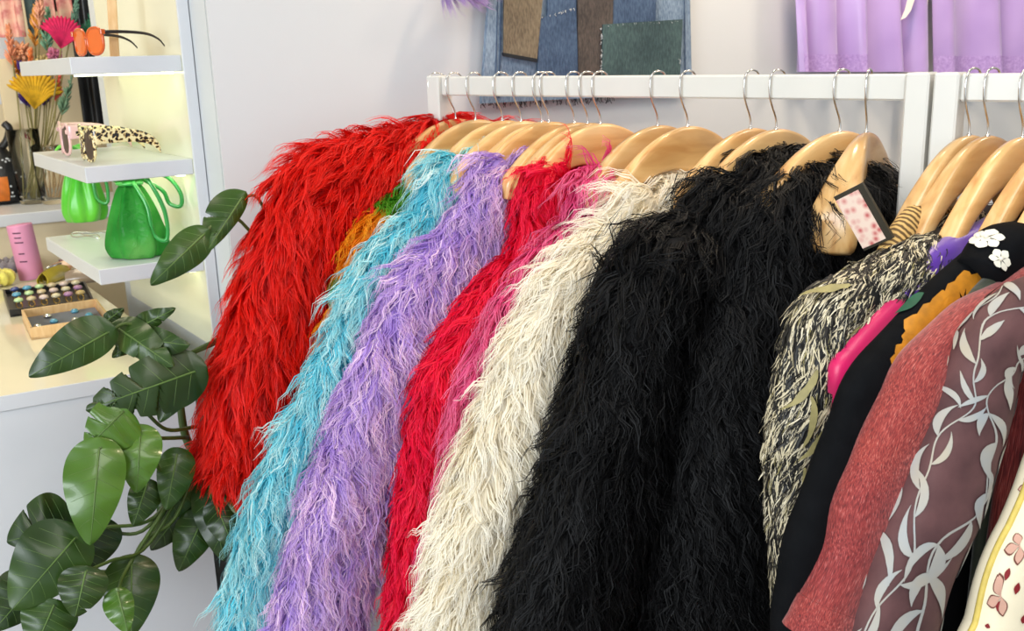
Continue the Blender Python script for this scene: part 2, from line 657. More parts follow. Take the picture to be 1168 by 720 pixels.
def furry(name, rings, m, parent, dens, par, seed, rear=.12, mat_of=None, mats=None, low=1., swirl=.55):
    """one part: backing cloth plus its pile. dens = locks per m2, thinner on the side that faces away"""
    P, N, F, A, frac = sample_surface(rings, int(60000), seed)
    n = int(A * dens)
    r = np.random.default_rng(seed + 1)
    P, N, F, frac = P[:n * 3], N[:n * 3], F[:n * 3], frac[:n * 3]
    vd = unit(CAM - P)
    face = (vd * N).sum(-1)
    keep = r.uniform(0, 1, len(P)) < np.where(face > -.35, 1, rear) / 3 * np.where(frac < .45, 1, low)
    P, N, F, frac = P[keep], N[keep], F[keep], frac[keep]
    F = unit(F * .8 + V3(0, 0, -.35))
    F = unit(F - N * (F * N).sum(-1, keepdims=True))
    sw = smooth_noise(P, 38, seed) * swirl
    Bn = np.cross(N, F)
    F = unit(F * np.cos(sw)[:, None] + Bn * np.sin(sw)[:, None])
    V, Q, tip, yarn = strands(P, N, F, seed=seed + 2, **par)
    sv, sq, caps = loft_arrays(rings)
    allV = np.concatenate([sv, V])
    faces = [sq] + caps + [Q + len(sv)]
    attrs = {'tip': np.concatenate([np.zeros(len(sv)), tip]), 'yarn': np.concatenate([np.full(len(sv), .3), yarn])}
    mi = None
    if mat_of is not None:
        # fibres dyed in bands: the material follows where the root of the lock sits
        per = mat_of(frac)
        qs = np.repeat(per, len(Q) // len(P))
        ringfrac = np.repeat(np.arange(len(rings) - 1) / (len(rings) - 1), np.asarray(rings).shape[1])
        mi = np.concatenate([mat_of(ringfrac), [0, 0], qs])
    return raw_mesh(name, allV, faces, attrs, mats or m, parent, mi)


def tube_rings(pl, ctrl, n=26, seg=20, wr=0., seed=0, wscale=40.):
    "rings along a sleeve: control rows t, o, z, half width in the plane, half thickness"
    C = spline(ctrl, n)
    cen = pl(C[:, 0], C[:, 1], C[:, 2])
    T = unit(np.gradient(cen, axis=0))
    nn = pl.o
    out = []
    th = np.linspace(0, 2 * math.pi, seg, endpoint=False)
    for i in range(n):
        e1 = unit(np.cross(nn, T[i])); e2 = unit(np.cross(T[i], e1))
        c, s = np.cos(th), np.sin(th)
        k = .8
        c2, s2 = np.sign(c) * np.abs(c) ** k, np.sign(s) * np.abs(s) ** k
        out.append(cen[i] + C[i, 3] * c2[:, None] * e1 + C[i, 4] * s2[:, None] * e2)
    out = np.array(out)
    if wr:
        c = out.mean(axis=1, keepdims=True)
        out = out + unit(out - c) * (wr * smooth_noise(out, wscale, seed))[..., None]
    return out


def body_rings(pl, ctrl, n=30, seg=36, wr=0., seed=0, wscale=30., k=.75):
    "rings down a garment body: control rows z, t centre, half width, o centre, half thickness"
    C = spline(ctrl, n)
    th = np.linspace(0, 2 * math.pi, seg, endpoint=False)
    c, s = np.cos(th), np.sin(th)
    c2, s2 = np.sign(c) * np.abs(c) ** k, np.sign(s) * np.abs(s) ** k
    out = np.array([pl(C[i, 1] + C[i, 2] * c2, C[i, 3] + C[i, 4] * s2, np.full(seg, C[i, 0])) for i in range(n)])
    if wr:
        cc = out.mean(axis=1, keepdims=True)
        out = out + unit(out - cc) * (wr * smooth_noise(out * V3(1, 1, .35), wscale, seed))[..., None]
    return out


def tz(pl, x, y):
    Q = at_plane(x, y, V3(pl.P[0], pl.P[1], 0), pl.o)
    return float((Q - pl.P) @ pl.p), float(Q[2])


def outline(s, yaw, px, inset, zend, dz=0., start=((.135, 1.345), (.172, 1.330), (.205, 1.285))):
    "backing outline of a sleeve: the photo's fur edge in the coat's own plane, less the depth of the pile"
    pl = Plane(s, yaw)
    P = np.array([tz(pl, *q) for q in px])
    d = unit(np.gradient(P, axis=0))
    P = P + np.stack([d[:, 1], -d[:, 0]], -1) * inset
    rows = [(q[0], q[1] - dz) for q in start if q[0] < P[0, 0]] + [tuple(q) for q in P]
    if rows[-1][1] > zend:
        sl = (rows[-1][0] - rows[-3][0]) / max(.02, rows[-3][1] - rows[-1][1])
        rows.append((rows[-1][0] + .5 * sl * (rows[-1][1] - zend), zend))
    return rows


def fur_coat(s, yaw, label, m, outer, zb, par, dens, seed, thick=.05, sleeve_w=.062, bw=.25, group='shaggy fur coats on the rack', mat_of=None, mats=None, drop=0., far=.12, body_dens=.3, oc=0.):
    """outer = list of (t, z) along the outside of the near sleeve's backing; a coat is body, two sleeves and a collar"""
    pl = Plane(s, yaw)
    top = pl.top - .140 - drop
    t = thing('fur_coat', (pl.P[0], pl.P[1], zb), label, 'fur coat', group)
    bc = [(top + .012, 0, .008, oc * .4, .006), (top - .004, 0, .06, oc * .6, .03 + oc * .8), (top - .03, 0, .11, oc, thick * .75 + oc * .6), (top - .075, 0, .165, oc, thick), (top - .14, 0, .19, oc, thick), (top - .35, 0, bw - .01, oc, thick), (zb, 0, bw + .05, oc, thick * 1.05), (zb - .004, 0, bw * .6, oc, thick * .5)]
    furry('body', body_rings(pl, bc), m, t, dens, par, seed, low=body_dens, mat_of=mat_of, mats=mats)
    o = np.asarray(outer, float)
    d = unit(np.gradient(o, axis=0))
    inn = np.stack([d[:, 1], -d[:, 0]], -1)          # towards the body: below and inside the outline
    rows = []
    for i in range(len(o)):
        f_ = i / (len(o) - 1)
        w = sleeve_w * (.72 + .28 * min(1, f_ * 3))
        cen = o[i] + inn[i] * w
        rows.append((cen[0], 0, cen[1], w, min(thick, .065) * (.85 + .15 * f_)))
    last = rows[-1]
    rows.append((last[0] + d[-1][0] * .004, 0, last[2] + d[-1][1] * .004, last[3] * .6, last[4] * .6))
    furry('sleeve', tube_rings(pl, rows), m, t, dens, par, seed + 10, mat_of=mat_of, mats=mats)
    rows2 = [(-r_[0], *r_[1:]) for r_ in rows]
    furry('sleeve', tube_rings(pl, rows2), m, t, dens * far, par, seed + 20, rear=.5, mat_of=mat_of, mats=mats)
    return t
# ------------------------------------------------------------------ hangers, far end of the rail first
H = [  # s along the rail, turn, label
    (1.007, 14, 'wooden hanger at the far end of the rail, half covered by the red fur'),
    (.955, 10, 'wooden hanger just right of the red fur coat, second from the far end'),
    (.897, 9, 'wooden hanger third from the far end, its tip dipping behind aqua fur'),
    (.822, 11, 'wooden hanger fourth from the far end, holding the aqua fur coat'),
    (.772, 9, 'wooden hanger fifth from the far end, between the aqua and lavender furs'),
    (.718, 12, 'wooden hanger with its wire almost touching the next, above the lavender fur'),
    (.700, 12, 'pale wooden hanger whose long near wing shows above the lavender fur'),
    (.637, 9, 'wooden hanger squeezed between those of the lavender and crimson furs'),
    (.605, 11, 'wooden hanger holding the crimson fur coat'),
    (.575, 12, 'wooden hanger with a wide bare face, in front of the one holding the crimson fur'),
    (.447, 9, 'wooden hanger just behind the one holding the cream fur'),
    (.385, 11, 'honey wooden hanger holding the cream fur coat'),
    (.262, 9, 'wooden hanger behind the one that holds the black fur coat'),
    (.215, 12, 'wooden hanger holding the black fur coat'),
    (.105, 14, 'pale wooden hanger behind the one with the floral card'),
    (.062, -9, 'big pale wooden hanger with a floral card, last before the white post'),
]
for s, yw, lb in H:
    hanger(s, yw, lb, kind='wide' if s < .1 else 'plain')
for s, yw, lb in [(-.092, 12, 'orange wooden hanger next to the white post, holding the tan striped top'),
                  (-.118, 13, 'wooden hanger holding the black and cream shaggy jacket'),
                  (-.165, 14, 'wooden hanger holding the purple and magenta robe'),
                  (-.215, 15, 'wooden hanger above the black floral jacket'),
                  (-.258, 16, 'wooden hanger at the photo\'s right edge above the dark green velvet')]:
    hanger(s, yw, lb, 'wooden hangers on the patterned clothes rack', 'steep')

# ------------------------------------------------------------------ fur coats
red = fur_mat('red shag', lin(222, 12, 6), lin(250, 40, 22), transl=.3, rough=.5)
aqua = fur_mat('aqua shag', lin(98, 212, 232), lin(200, 242, 240), pale=lin(228, 248, 244), pale_amt=.3, transl=.35)
lav = fur_mat('lavender shag', lin(184, 150, 228), lin(236, 204, 240), pale=lin(246, 220, 240), pale_amt=.3, transl=.35)
crim = fur_mat('crimson shag', lin(232, 6, 52), lin(250, 30, 84), transl=.3)
pink = fur_mat('rose pink shag', lin(228, 78, 138), lin(252, 140, 180), transl=.35)
cream = fur_mat('cream shag', lin(252, 244, 224), lin(255, 252, 242), transl=.35, var=.05)
black = fur_mat('black shag', (.0035, .0035, .004), (.005, .005, .0055), transl=0, rough=.55, spec=.17)
orange = fur_mat('orange shag', lin(240, 140, 14), lin(252, 180, 40), transl=.3)
green = fur_mat('green shag', lin(70, 146, 26), lin(110, 184, 50), transl=.3)

base = dict(w0=.0010, ns=11, r0=.006, lift=.75, curl=.006, turns=1.6, droop=.8)
fur_coat(1.0, 14, 'bright red shaggy fur coat at the far end of the rail', red,
         outline(1.0, 14, [(425, 128), (370, 142), (318, 165), (290, 215), (262, 290), (238, 380), (214, 470), (212, 540)], .045, .76, start=((.03, 1.385), (.10, 1.385))), .74,
         dict(base, L=.085, curl=.003, turns=1.0, lift=.8, droop=.6, conv=.8), 6000, 100, thick=.055, sleeve_w=.085, drop=-.045)
fur_coat(.925, 9, 'rainbow fur coat with orange and green bands, between the red and aqua coats', orange,
         outline(.925, 9, [(478, 188), (430, 220), (394, 258), (378, 305), (368, 345), (350, 400), (330, 470)], .035, .62), .62,
         dict(base, L=.06), 5000, 200, thick=.03, sleeve_w=.04, mats=[orange, green, red],
         mat_of=lambda f: np.choose((np.floor(f * 9 + .1).astype(int)) % 3, [1, 0, 0]))
fur_coat(.822, 10, 'aqua blue shaggy fur coat with paler tips', aqua,
         outline(.822, 10, [(470, 215), (420, 262), (385, 315), (362, 370), (335, 430), (305, 495), (275, 560), (250, 640), (238, 720)], .04, .46), .46,
         dict(base, L=.088, curl=.008, turns=1.8, r0=.007), 6200, 300, thick=.035, sleeve_w=.06)
fur_coat(.705, 10, 'lavender shaggy fur coat with pinkish tips', lav,
         outline(.705, 10, [(500, 240), (455, 285), (425, 335), (400, 390), (375, 450), (350, 520), (325, 600), (305, 680), (295, 720)], .04, .44), .44,
         dict(base, L=.086, curl=.009, turns=2.0, r0=.007), 6200, 400, bw=.29, body_dens=.5, thick=.04, sleeve_w=.078)
fur_coat(.590, 10, 'crimson shaggy fur coat between the lavender and rose pink coats', crim,
         outline(.590, 10, [(580, 262), (530, 320), (490, 385), (462, 440), (448, 520), (440, 600), (430, 690), (425, 720)], .04, .46, dz=0.006), .46,
         dict(base, L=.065, curl=.005, turns=1.4), 5600, 500, thick=.045, drop=0.035, sleeve_w=.055)
fur_coat(.475, 10, 'rose pink shaggy fur coat next to the cream one', pink,
         outline(.490, 10, [(640, 225), (600, 260), (562, 315), (530, 375), (508, 440), (492, 500), (480, 570), (465, 650)], .04, .46, dz=0.012), .46,
         dict(base, L=.085, curl=.006, turns=1.4), 5600, 600, thick=.035, drop=0.03, sleeve_w=.055)
fur_coat(.385, 10, 'cream white shaggy fur coat beside the black one', cream,
         outline(.385, 10, [(685, 232), (640, 265), (600, 320), (570, 380), (545, 440), (520, 500), (500, 560), (480, 640), (468, 715)], .045, .46, dz=0.04), .44,
         dict(base, L=.09, curl=.007, turns=1.6, r0=.007), 6200, 700, thick=.045, drop=0.04, sleeve_w=.065)
fur_coat(.215, 11, 'big black shaggy fur coat in the middle of the photo', black,
         outline(.220, 11, [(720, 237), (692, 275), (668, 340), (648, 410), (632, 450), (615, 520), (598, 580), (578, 650), (562, 715)], .05, .5, dz=.01), .48,
         dict(base, L=.095, curl=.009, turns=2.0, w0=.001, lift=.65), 6200, 800, thick=.12, oc=.042, sleeve_w=.08, bw=.29, drop=-.012, far=.6, body_dens=1.)
# ------------------------------------------------------------------ cloth garments of the right-hand rack
def sleeve_from(pl, px, w, b, inset=0., end=None, o=0., wr=.003, seed=0, n=40, seg=28, wends=None):
    "rings of a sleeve whose outer edge follows the photo's outline in the garment's own plane"
    pts = np.array([tz(pl, *q) for q in px])
    if end is not None: pts = np.concatenate([pts, np.asarray(end, float)])
    d = unit(np.gradient(pts, axis=0))
    inn = np.stack([d[:, 1], -d[:, 0]], -1)
    rows = []
    for i in range(len(pts)):
        f_ = i / (len(pts) - 1)
        wi = w if wends is None else wends[0] * (1 - f_) + wends[1] * f_
        cc = pts[i] + inn[i] * (wi + inset)
        rows.append((cc[0], o, cc[1], wi, b))
    return tube_rings(pl, rows, n, seg, wr=wr, seed=seed), rows


def surf(rings):
    "returns f(a, b) -> point and normal on a lofted surface, a along 0..1, b round 0..1"
    R = np.asarray(rings)
    n, s = R.shape[:2]
    cen = R.mean(axis=1)

    def f(a, b, off=.0012):
        a = min(max(a, 0), .9999) * (n - 1); b = (b % 1.) * s
        i, j = int(a), int(b); u, v = a - i, b - j
        j1, j2 = j % s, (j + 1) % s
        p = (R[i, j1] * (1 - v) + R[i, j2] * v) * (1 - u) + (R[i + 1, j1] * (1 - v) + R[i + 1, j2] * v) * u
        t1 = R[i + 1, j1] - R[i, j1]; t2 = R[i, j2] - R[i, j1]
        nn = unit(np.cross(t1, t2))
        if nn @ (p - (cen[i] * (1 - u) + cen[i + 1] * u)) < 0: nn = -nn
        return p + nn * off
    L = np.linalg.norm(np.diff(cen, axis=0), axis=1).sum()
    Cc = np.linalg.norm(np.diff(np.concatenate([R, R[:, :1]], 1), axis=1), axis=2).sum(1).mean()
    return f, L, Cc


def blade(mb, f, L, Cc, a0, b0, ang, ln, wd, mi, bend=0., off=.0012, st=9, shape=.8):
    "a leaf-shaped printed mark; a0, b0 metres along and round, ang its heading, ln and wd its length and half width"
    rows = []
    for k in range(st):
        u = k / (st - 1)
        an = ang + bend * (u - .3)
        ca, cb = a0 + math.cos(an) * ln * u, b0 + math.sin(an) * ln * u
        w_ = wd * max(.04, math.sin(math.pi * u ** shape)) if shape > 0 else wd
        pa, pb = -math.sin(an), math.cos(an)
        rows.append([f((ca + pa * w_ * q) / L, (cb + pb * w_ * q) / Cc, off) for q in (-1, 0, 1)])
    mb.grid(np.array(rows), mi)


def wave_mat(name, c1, c2, scale=90, rough=.7, stretch=(1, 1, .12), bump=.25, sheen=.2):
    return mat(name, c1, rough, col2=c2, scale=scale, stretch=stretch, bump=bump, bscale=scale * 2, sheen=sheen)


GP = 'jackets and shirts on the patterned clothes rack'


def body_simple(pl, ztop, zb, hw, b, o=0., wr=.004, seed=0, tc=0., n=34, k=.75, neck=.07):
    C = [(ztop, 0, neck * .7, o, b * .5), (ztop - .004, 0, neck, o, b * .7), (ztop - .035, tc, hw * .6, o, b * .9), (ztop - .085, tc, hw * .82, o, b), (ztop - .3, tc, hw * .95, o, b), (zb, tc, hw * 1.05, o, b * 1.1), (zb - .003, tc, hw * .9, o, b * .8)]
    return body_rings(pl, C, n, 40, wr=wr, seed=seed, k=k)


# black and cream shaggy jacket
pl = Plane(-.118, 15)
t = thing('shaggy_jacket', (pl.P[0], pl.P[1], .5), 'black and cream streaked shaggy jacket, right of the black fur coat', 'jacket', GP)
k = NT('streaked yarn')
at_n = k.n('ShaderNodeAttribute', attribute_name='yarn')
c = k.ramp(at_n.outputs['Fac'], [(0, (.006, .006, .006)), (.36, lin(210, 198, 166)), (.52, lin(34, 30, 26)), (.62, lin(222, 212, 186)), (.70, lin(140, 130, 84)), (.74, (.008, .008, .008))], 'CONSTANT')
k.l(c, k.b.inputs['Base Color']); k.b.inputs['Roughness'].default_value = .55
M['streak'] = k.m
fringe = dict(L=.03, w0=.0011, ns=8, r0=.006, lift=.13, curl=.0015, turns=.8, droop=.35, K=5, spread=.3, conv=.1, own=.001)


def streaky(name, rings, dens, seed, par=fringe):
    return furry(name, rings, M['streak'], t, dens, par, seed, rear=.25)


rg, _ = sleeve_from(pl, [(1004, 292), (964, 312), (930, 338), (908, 385), (893, 450), (886, 520), (888, 600), (892, 680)], .068, .045, .004, seed=3, end=[(.40, .68), (.39, .55)])
streaky('sleeve', rg, 9000, 31)
f, L, Cc = surf(rg)
M['oliveyarn'] = mat('olive ribbon yarn', lin(150, 140, 92), .6, var=.15, scale=60)
for (x, y, an, ln) in ((932, 420, .2, .075), (925, 455, -.3, .07), (940, 480, .3, .06), (906, 470, .1, .06), (915, 530, -.1, .07), (968, 330, .5, .06)):
    i_, j_ = np.unravel_index(np.argmin(np.linalg.norm((rg - CAM) - ((rg - CAM) @ unit(ray(x, y)))[..., None] * unit(ray(x, y)), axis=-1) + ((rg - CAM) @ unit(ray(x, y))) * .02), rg.shape[:2])
    mb = MB()
    blade(mb, f, L, Cc, i_ / (len(rg) - 1) * L, j_ / rg.shape[1] * Cc, an, ln, .006, 0, bend=.5, off=.0085)
    mb.build('olive_streak', M['oliveyarn'], t, label='olive ribbon yarn on the sleeve')
streaky('body', body_simple(pl, 1.285, .5, .21, .04), 5000, 32)
cr = tube_rings(pl, [(.11, .012, 1.245, .03, .03), (.15, .015, 1.228, .042, .045), (.20, .015, 1.212, .046, .05), (.25, .012, 1.198, .045, .046), (.285, .008, 1.175, .03, .03)], 14, 20)
streaky('collar', cr, 12000, 33, dict(fringe, L=.026, lift=.16))

# tan striped top behind it
pl = Plane(-.092, 12)
t = thing('striped_top', (pl.P[0], pl.P[1], .6), 'tan and brown striped top on the hanger beside the white post', 'top', GP)
k = NT('tan stripes')
tc = k.n('ShaderNodeTexCoord'); wv = k.n('ShaderNodeTexWave', Scale=44., Distortion=3., bands_direction='DIAGONAL')
k.l(tc.outputs['Object'], wv.inputs['Vector'])
k.l(k.ramp(wv.outputs['Fac'], [(.3, lin(96, 70, 36)), (.55, lin(190, 150, 84)), (.8, lin(206, 170, 104))]), k.b.inputs['Base Color'])
k.b.inputs['Roughness'].default_value = .75
M['tan'] = k.m
MB().loft(body_simple(pl, 1.29, .6, .18, .012, seed=4)).build('body', M['tan'], t)
MB().loft(tube_rings(pl, [(.10, 0, 1.285, .028, .014), (.14, 0, 1.265, .034, .017), (.19, 0, 1.22, .036, .018), (.235, 0, 1.12, .036, .016), (.25, 0, .95, .036, .016)], 24, 18, wr=.002, seed=2)).build('sleeve', M['tan'], t)

# purple and magenta robe
pl = Plane(-.165, 15)
t = thing('robe', (pl.P[0], pl.P[1], .5), 'magenta robe with a purple yoke, a narrow strip showing beside the shaggy jacket', 'robe', GP)
M['magenta'] = mat('magenta satin', lin(206, 12, 92), .38, var=.12, scale=14, sheen=.4, bump=.05)
M['purple'] = mat('purple satin', lin(88, 38, 158), .38, var=.12, scale=14, sheen=.4, bump=.05)
MB().loft(body_simple(pl, 1.27, .5, .2, .016, seed=5)).build('body', M['magenta'], t)
rg, _ = sleeve_from(pl, [(1046, 318), (1020, 335), (985, 368), (955, 408), (948, 430), (945, 470)], .05, .02, .002, seed=6, end=[(.44, .9), (.45, .6)])
MB().loft(rg).build('sleeve', M['magenta'], t)
rg, _ = sleeve_from(pl, [(1130, 250), (1100, 262), (1074, 275), (1047, 297), (1022, 326)], .045, .022, 0, seed=7, n=18)
MB().loft(rg).build('yoke', M['purple'], t)

# black floral jacket
pl = Plane(-.215, 15)
t = thing('floral_jacket', (pl.P[0], pl.P[1], .45), 'black jacket with green leaves, a mustard flower and a white lace flower on the collar', 'jacket', GP)
M['blackcloth'] = mat('black crepe', (.004, .0045, .0055), .85, var=.2, scale=40, bump=.15, bscale=500, spec=.08)
M['mustard'] = mat('mustard print', lin(186, 122, 16), .65, var=.2, scale=60)
M['leafprint'] = mat('dark green print', lin(16, 80, 56), .65, var=.25, scale=50)
M['lace'] = mat('off white lace', lin(226, 222, 206), .6, var=.08, scale=80)
MB().loft(body_simple(pl, 1.30, .45, .21, .028, seed=8)).build('body', M['blackcloth'], t)
rg, rows = sleeve_from(pl, [(1110, 272), (1062, 318), (1012, 372), (972, 418), (948, 470), (922, 540), (898, 610), (884, 665), (880, 720)], .085, .03, .010, seed=9, end=[(.57, .70), (.56, .58)], n=60, seg=36)
mb = MB().loft(rg)
f, L, Cc = surf(rg)


def locate(rings, x, y):
    "surface coordinates of the nearest point of a sleeve to the view ray through a photo pixel"
    R = np.asarray(rings); d = unit(ray(x, y))
    v = R - CAM; z = v @ d
    e = np.linalg.norm(v - z[..., None] * d, axis=-1) + np.where(True, z * .02, 0)
    i, j = np.unravel_index(np.argmin(e), e.shape)
    return i / (len(R) - 1), j / R.shape[1]


for (x, y, n_, ln, wd, mi) in ((1066, 384, 13, .058, .0145, 1), (1040, 420, 11, .05, .014, 1), (1094, 352, 11, .046, .013, 1)):
    a0, b0 = locate(rg, x, y)
    for q in range(n_):
        an = 6.283 * q / n_ + .2
        blade(mb, f, L, Cc, a0 * L, b0 * Cc, an, ln * random.uniform(.9, 1.1), wd, mi, bend=.25, off=.0012 + .0001 * q, shape=2.2)
for (x, y, an) in ((1052, 336, .6), (1040, 350, 1.4), (1058, 345, -.4), (1030, 366, .2), (1046, 338, 2.4)):
    a0, b0 = locate(rg, x, y)
    blade(mb, f, L, Cc, a0 * L, b0 * Cc, an, .046, .015, 2, bend=.3, off=.0026)
mb.build('sleeve', [M['blackcloth'], M['mustard'], M['leafprint']], t)
cr, _ = sleeve_from(pl, [(1185, 238), (1150, 250), (1128, 258), (1108, 272), (1092, 292)], .036, .034, 0, o=.02, seed=10, n=16)
mb = MB().loft(cr)
col_part = mb.build('collar', M['blackcloth'], t)
f, L, Cc = surf(cr)
mb = MB()
for (x, y, n_, ln) in ((1128, 272, 6, .020), (1141, 294, 6, .019), (1116, 270, 5, .014)):
    a0, b0 = locate(cr, x, y)
    for q in range(n_):
        blade(mb, f, L, Cc, a0 * L, b0 * Cc, 6.283 * q / n_, ln, ln * .36, 0, off=.003, shape=1.8)
    c = f(a0, b0, .004)
    mb.lathe(c, [(0, -.003), (.003, -.001), (.0035, .001), (.002, .003), (0, .0035)], 10)
mb.build('lace_flower', M['lace'], t, label='off white lace flowers on the black collar')

# dark green velvet
pl = Plane(-.258, 17)
t = thing('velvet_jacket', (pl.P[0], pl.P[1], .5), 'dark green crushed velvet jacket, a sliver between the floral and coral jackets', 'jacket', GP)
M['velvet'] = mat('dark green velvet', lin(34, 44, 30), .6, col2=lin(62, 70, 50), scale=30, sheen=.5, bump=.3)
MB().loft(body_simple(pl, 1.31, .5, .2, .02, seed=12)).build('body', M['velvet'], t)
rg, _ = sleeve_from(pl, [(1172, 284), (1150, 297), (1125, 318), (1105, 340), (1090, 370)], .045, .022, .0, seed=13, end=[(.40, 1.0), (.42, .6)])
MB().loft(rg).build('sleeve', M['velvet'], t)

# coral tweed jacket
pl = Plane(-.29, 19)
t = thing('tweed_jacket', (pl.P[0], pl.P[1], .5), 'coral red tweed jacket whose sleeve ends in a turned cuff at the bottom', 'jacket', GP)
k = NT('coral tweed')
tc = k.n('ShaderNodeTexCoord')
mp = k.n('ShaderNodeMapping'); mp.inputs['Scale'].default_value = (1, 1, 1)
sv = k.n('ShaderNodeAttribute', attribute_name='weave')
k.l(sv.outputs['Vector'], mp.inputs[0])
n1 = k.n('ShaderNodeTexNoise', Scale=1000., Detail=2.); k.l(mp.outputs[0], n1.inputs['Vector'])
n2 = k.n('ShaderNodeTexNoise', Scale=9., Detail=3.); k.l(tc.outputs['Object'], n2.inputs['Vector'])
c1 = k.ramp(n1.outputs['Fac'], [(.32, lin(80, 14, 22)), (.47, lin(140, 42, 40)), (.6, lin(170, 70, 64)), (.74, lin(206, 140, 130))])
mx = k.n('ShaderNodeMix', data_type='RGBA', blend_type='MULTIPLY'); mx.inputs[0].default_value = .55
k.l(c1, mx.inputs[6]); k.l(k.ramp(n2.outputs['Fac'], [(.35, lin(214, 140, 170)), (.65, lin(255, 226, 200))]), mx.inputs[7])
k.l(mx.outputs[2], k.b.inputs['Base Color'])
bp = k.n('ShaderNodeBump', Strength=.3, Distance=.001); k.l(n1.outputs['Fac'], bp.inputs['Height']); k.l(bp.outputs[0], k.b.inputs['Normal'])
k.b.inputs['Roughness'].default_value = .75; k.b.inputs['Sheen Weight'].default_value = .25
M['tweed'] = k.m
def weave(o, shapes):
    "thread direction of the cloth: round the sleeve and, much stretched, along it"
    at_ = o.data.attributes.new('weave', 'FLOAT_VECTOR', 'POINT')
    out = []
    for n_, s_, l0, l1 in shapes:
        al = np.linspace(l0, l1, n_)[:, None] * np.ones((1, s_)); th = np.linspace(0, 2 * math.pi, s_, endpoint=False)[None] * np.ones((n_, 1)) + al * 1.6
        out.append(np.stack([.055 * np.cos(th), .055 * np.sin(th), al * .13], -1).reshape(-1, 3))
    at_.data.foreach_set('vector', np.concatenate(out).astype(np.float32).ravel())


weave(MB().loft(body_simple(pl, 1.32, .5, .21, .026, seed=14)).build('body', M['tweed'], t), [(34, 40, 0, .8)])
rg, _ = sleeve_from(pl, [(1180, 298), (1140, 322), (1090, 354), (1045, 402), (1018, 445), (992, 488), (976, 530), (960, 575), (948, 620), (918, 675), (907, 692)], .058, .034, 0, seed=15, n=56, seg=32, wends=(.052, .062), wr=.005)
for q_ in range(14):
    w_ = ((q_ + 1) / 14) ** 1.5
    zc_ = rg[-14 + q_][:, 2].mean()
    rg[-14 + q_][:, 2] = zc_ + (rg[-14 + q_][:, 2] - zc_) * (1 - .72 * w_)
mb = MB()
mb.loft(rg, cap=False)
inner = rg[-12:].copy(); ci = inner.mean(axis=1, keepdims=True); inner = ci + (inner - ci) * .93
mb.loft(inner[:, ::-1], cap=False)
mb.grid(np.stack([np.concatenate([rg[-1], rg[-1][:1]]), np.concatenate([inner[-1], inner[-1][:1]])]))
slv = mb.build('sleeve', M['tweed'], t)
weave(slv, [(56, 32, 0, .7), (12, 32, .7, .55), (2, 33, .7, .7)])
cuff = rg[-7:].copy(); cc = cuff.mean(axis=1, keepdims=True)
cuff = cc + (cuff - cc) * np.linspace(1.03, 1.10, 7)[:, None, None]
mb = MB(); mb.loft(cuff, cap=False); mb.loft((cc + (cuff - cc) * .965)[:, ::-1], cap=False)
for e_ in (0, -1):
    a_, b_ = cuff[e_], (cc + (cuff - cc) * .965)[e_]
    mb.grid(np.stack([np.concatenate([a_, a_[:1]]), np.concatenate([b_, b_[:1]])]))
weave(mb.build('cuff', M['tweed'], t, label='turned back cuff'), [(7, 32, .62, .7), (7, 32, .7, .62), (2, 33, .62, .62), (2, 33, .7, .7)])

# mauve leaf print shirt
M['mauve'] = mat('mauve cotton', lin(70, 42, 44), .75, col2=lin(104, 68, 68), scale=16, bump=.12, bscale=600)
M['paleleaf'] = mat('pale leaf print', lin(178, 169, 152), .7, col2=lin(158, 166, 172), scale=14)


def sprigs(mb, rings, seed, vines=4, mi=1):
    "printed vines that wander down the cloth with long leaves to both sides"
    f, L, Cc = surf(rings)
    r = random.Random(seed)
    for k_ in range(vines):
        b0 = (k_ + .5 + r.uniform(-.12, .12)) * Cc / vines
        p1, p2, w1 = r.uniform(0, 6.28), r.uniform(0, 6.28), r.uniform(.20, .27)
        bb = lambda a: b0 + .014 * math.sin(6.28 * a / w1 + p1) + .006 * math.sin(6.28 * a / .11 + p2)
        st = np.arange(0.005, L - .005, .008)
        rows = []
        for a in st:
            rows.append([f(a / L, (bb(a) + q * .0013) / Cc, .0012) for q in (-1, 0, 1)])
        mb.grid(np.array(rows), mi)
        a, sd = r.uniform(.0, .03), 1
        while a < L - .02:
            slope = math.atan((bb(a + .004) - bb(a - .004)) / .008)
            dr = 0 if k_ % 2 else math.pi
            an = slope + dr + sd * r.uniform(.45, .95)
            blade(mb, f, L, Cc, a, bb(a), an, r.uniform(.048, .066), r.uniform(.0050, .0070), mi, bend=-sd * r.uniform(.1, .9), off=.0015 + .0002 * (k_ + (sd > 0)), shape=.85, st=11)
            if r.random() < .12:
                blade(mb, f, L, Cc, a, bb(a), slope + dr - sd * r.uniform(.7, 1.1), r.uniform(.035, .05), .0065, mi, bend=sd * .6, off=.0021, shape=.85, st=11)
            a += r.uniform(.030, .044); sd = -sd


pl = Plane(-.36, 22)
t = thing('leaf_print_shirt', (pl.P[0], pl.P[1], .5), 'mauve shirt printed with pale leaf sprigs, right of the coral jacket', 'shirt', GP)
rb = body_simple(pl, 1.35, .5, .22, .03, seed=17, n=60)
mb = MB().loft(rb); sprigs(mb, rb, 4, 11)
mb.build('body', [M['mauve'], M['paleleaf']], t)
rg, _ = sleeve_from(pl, [(1270, 296), (1200, 314), (1150, 338), (1116, 368), (1094, 408), (1078, 452), (1058, 500), (1034, 556), (1004, 630), (975, 706)], .06, .036, 0, wends=(.035, .08), seed=18, end=[(.60, .76), (.63, .66)], n=64, seg=40, wr=.004)
mb = MB().loft(rg); sprigs(mb, rg, 9, 6)
mb.build('sleeve', [M['mauve'], M['paleleaf']], t)

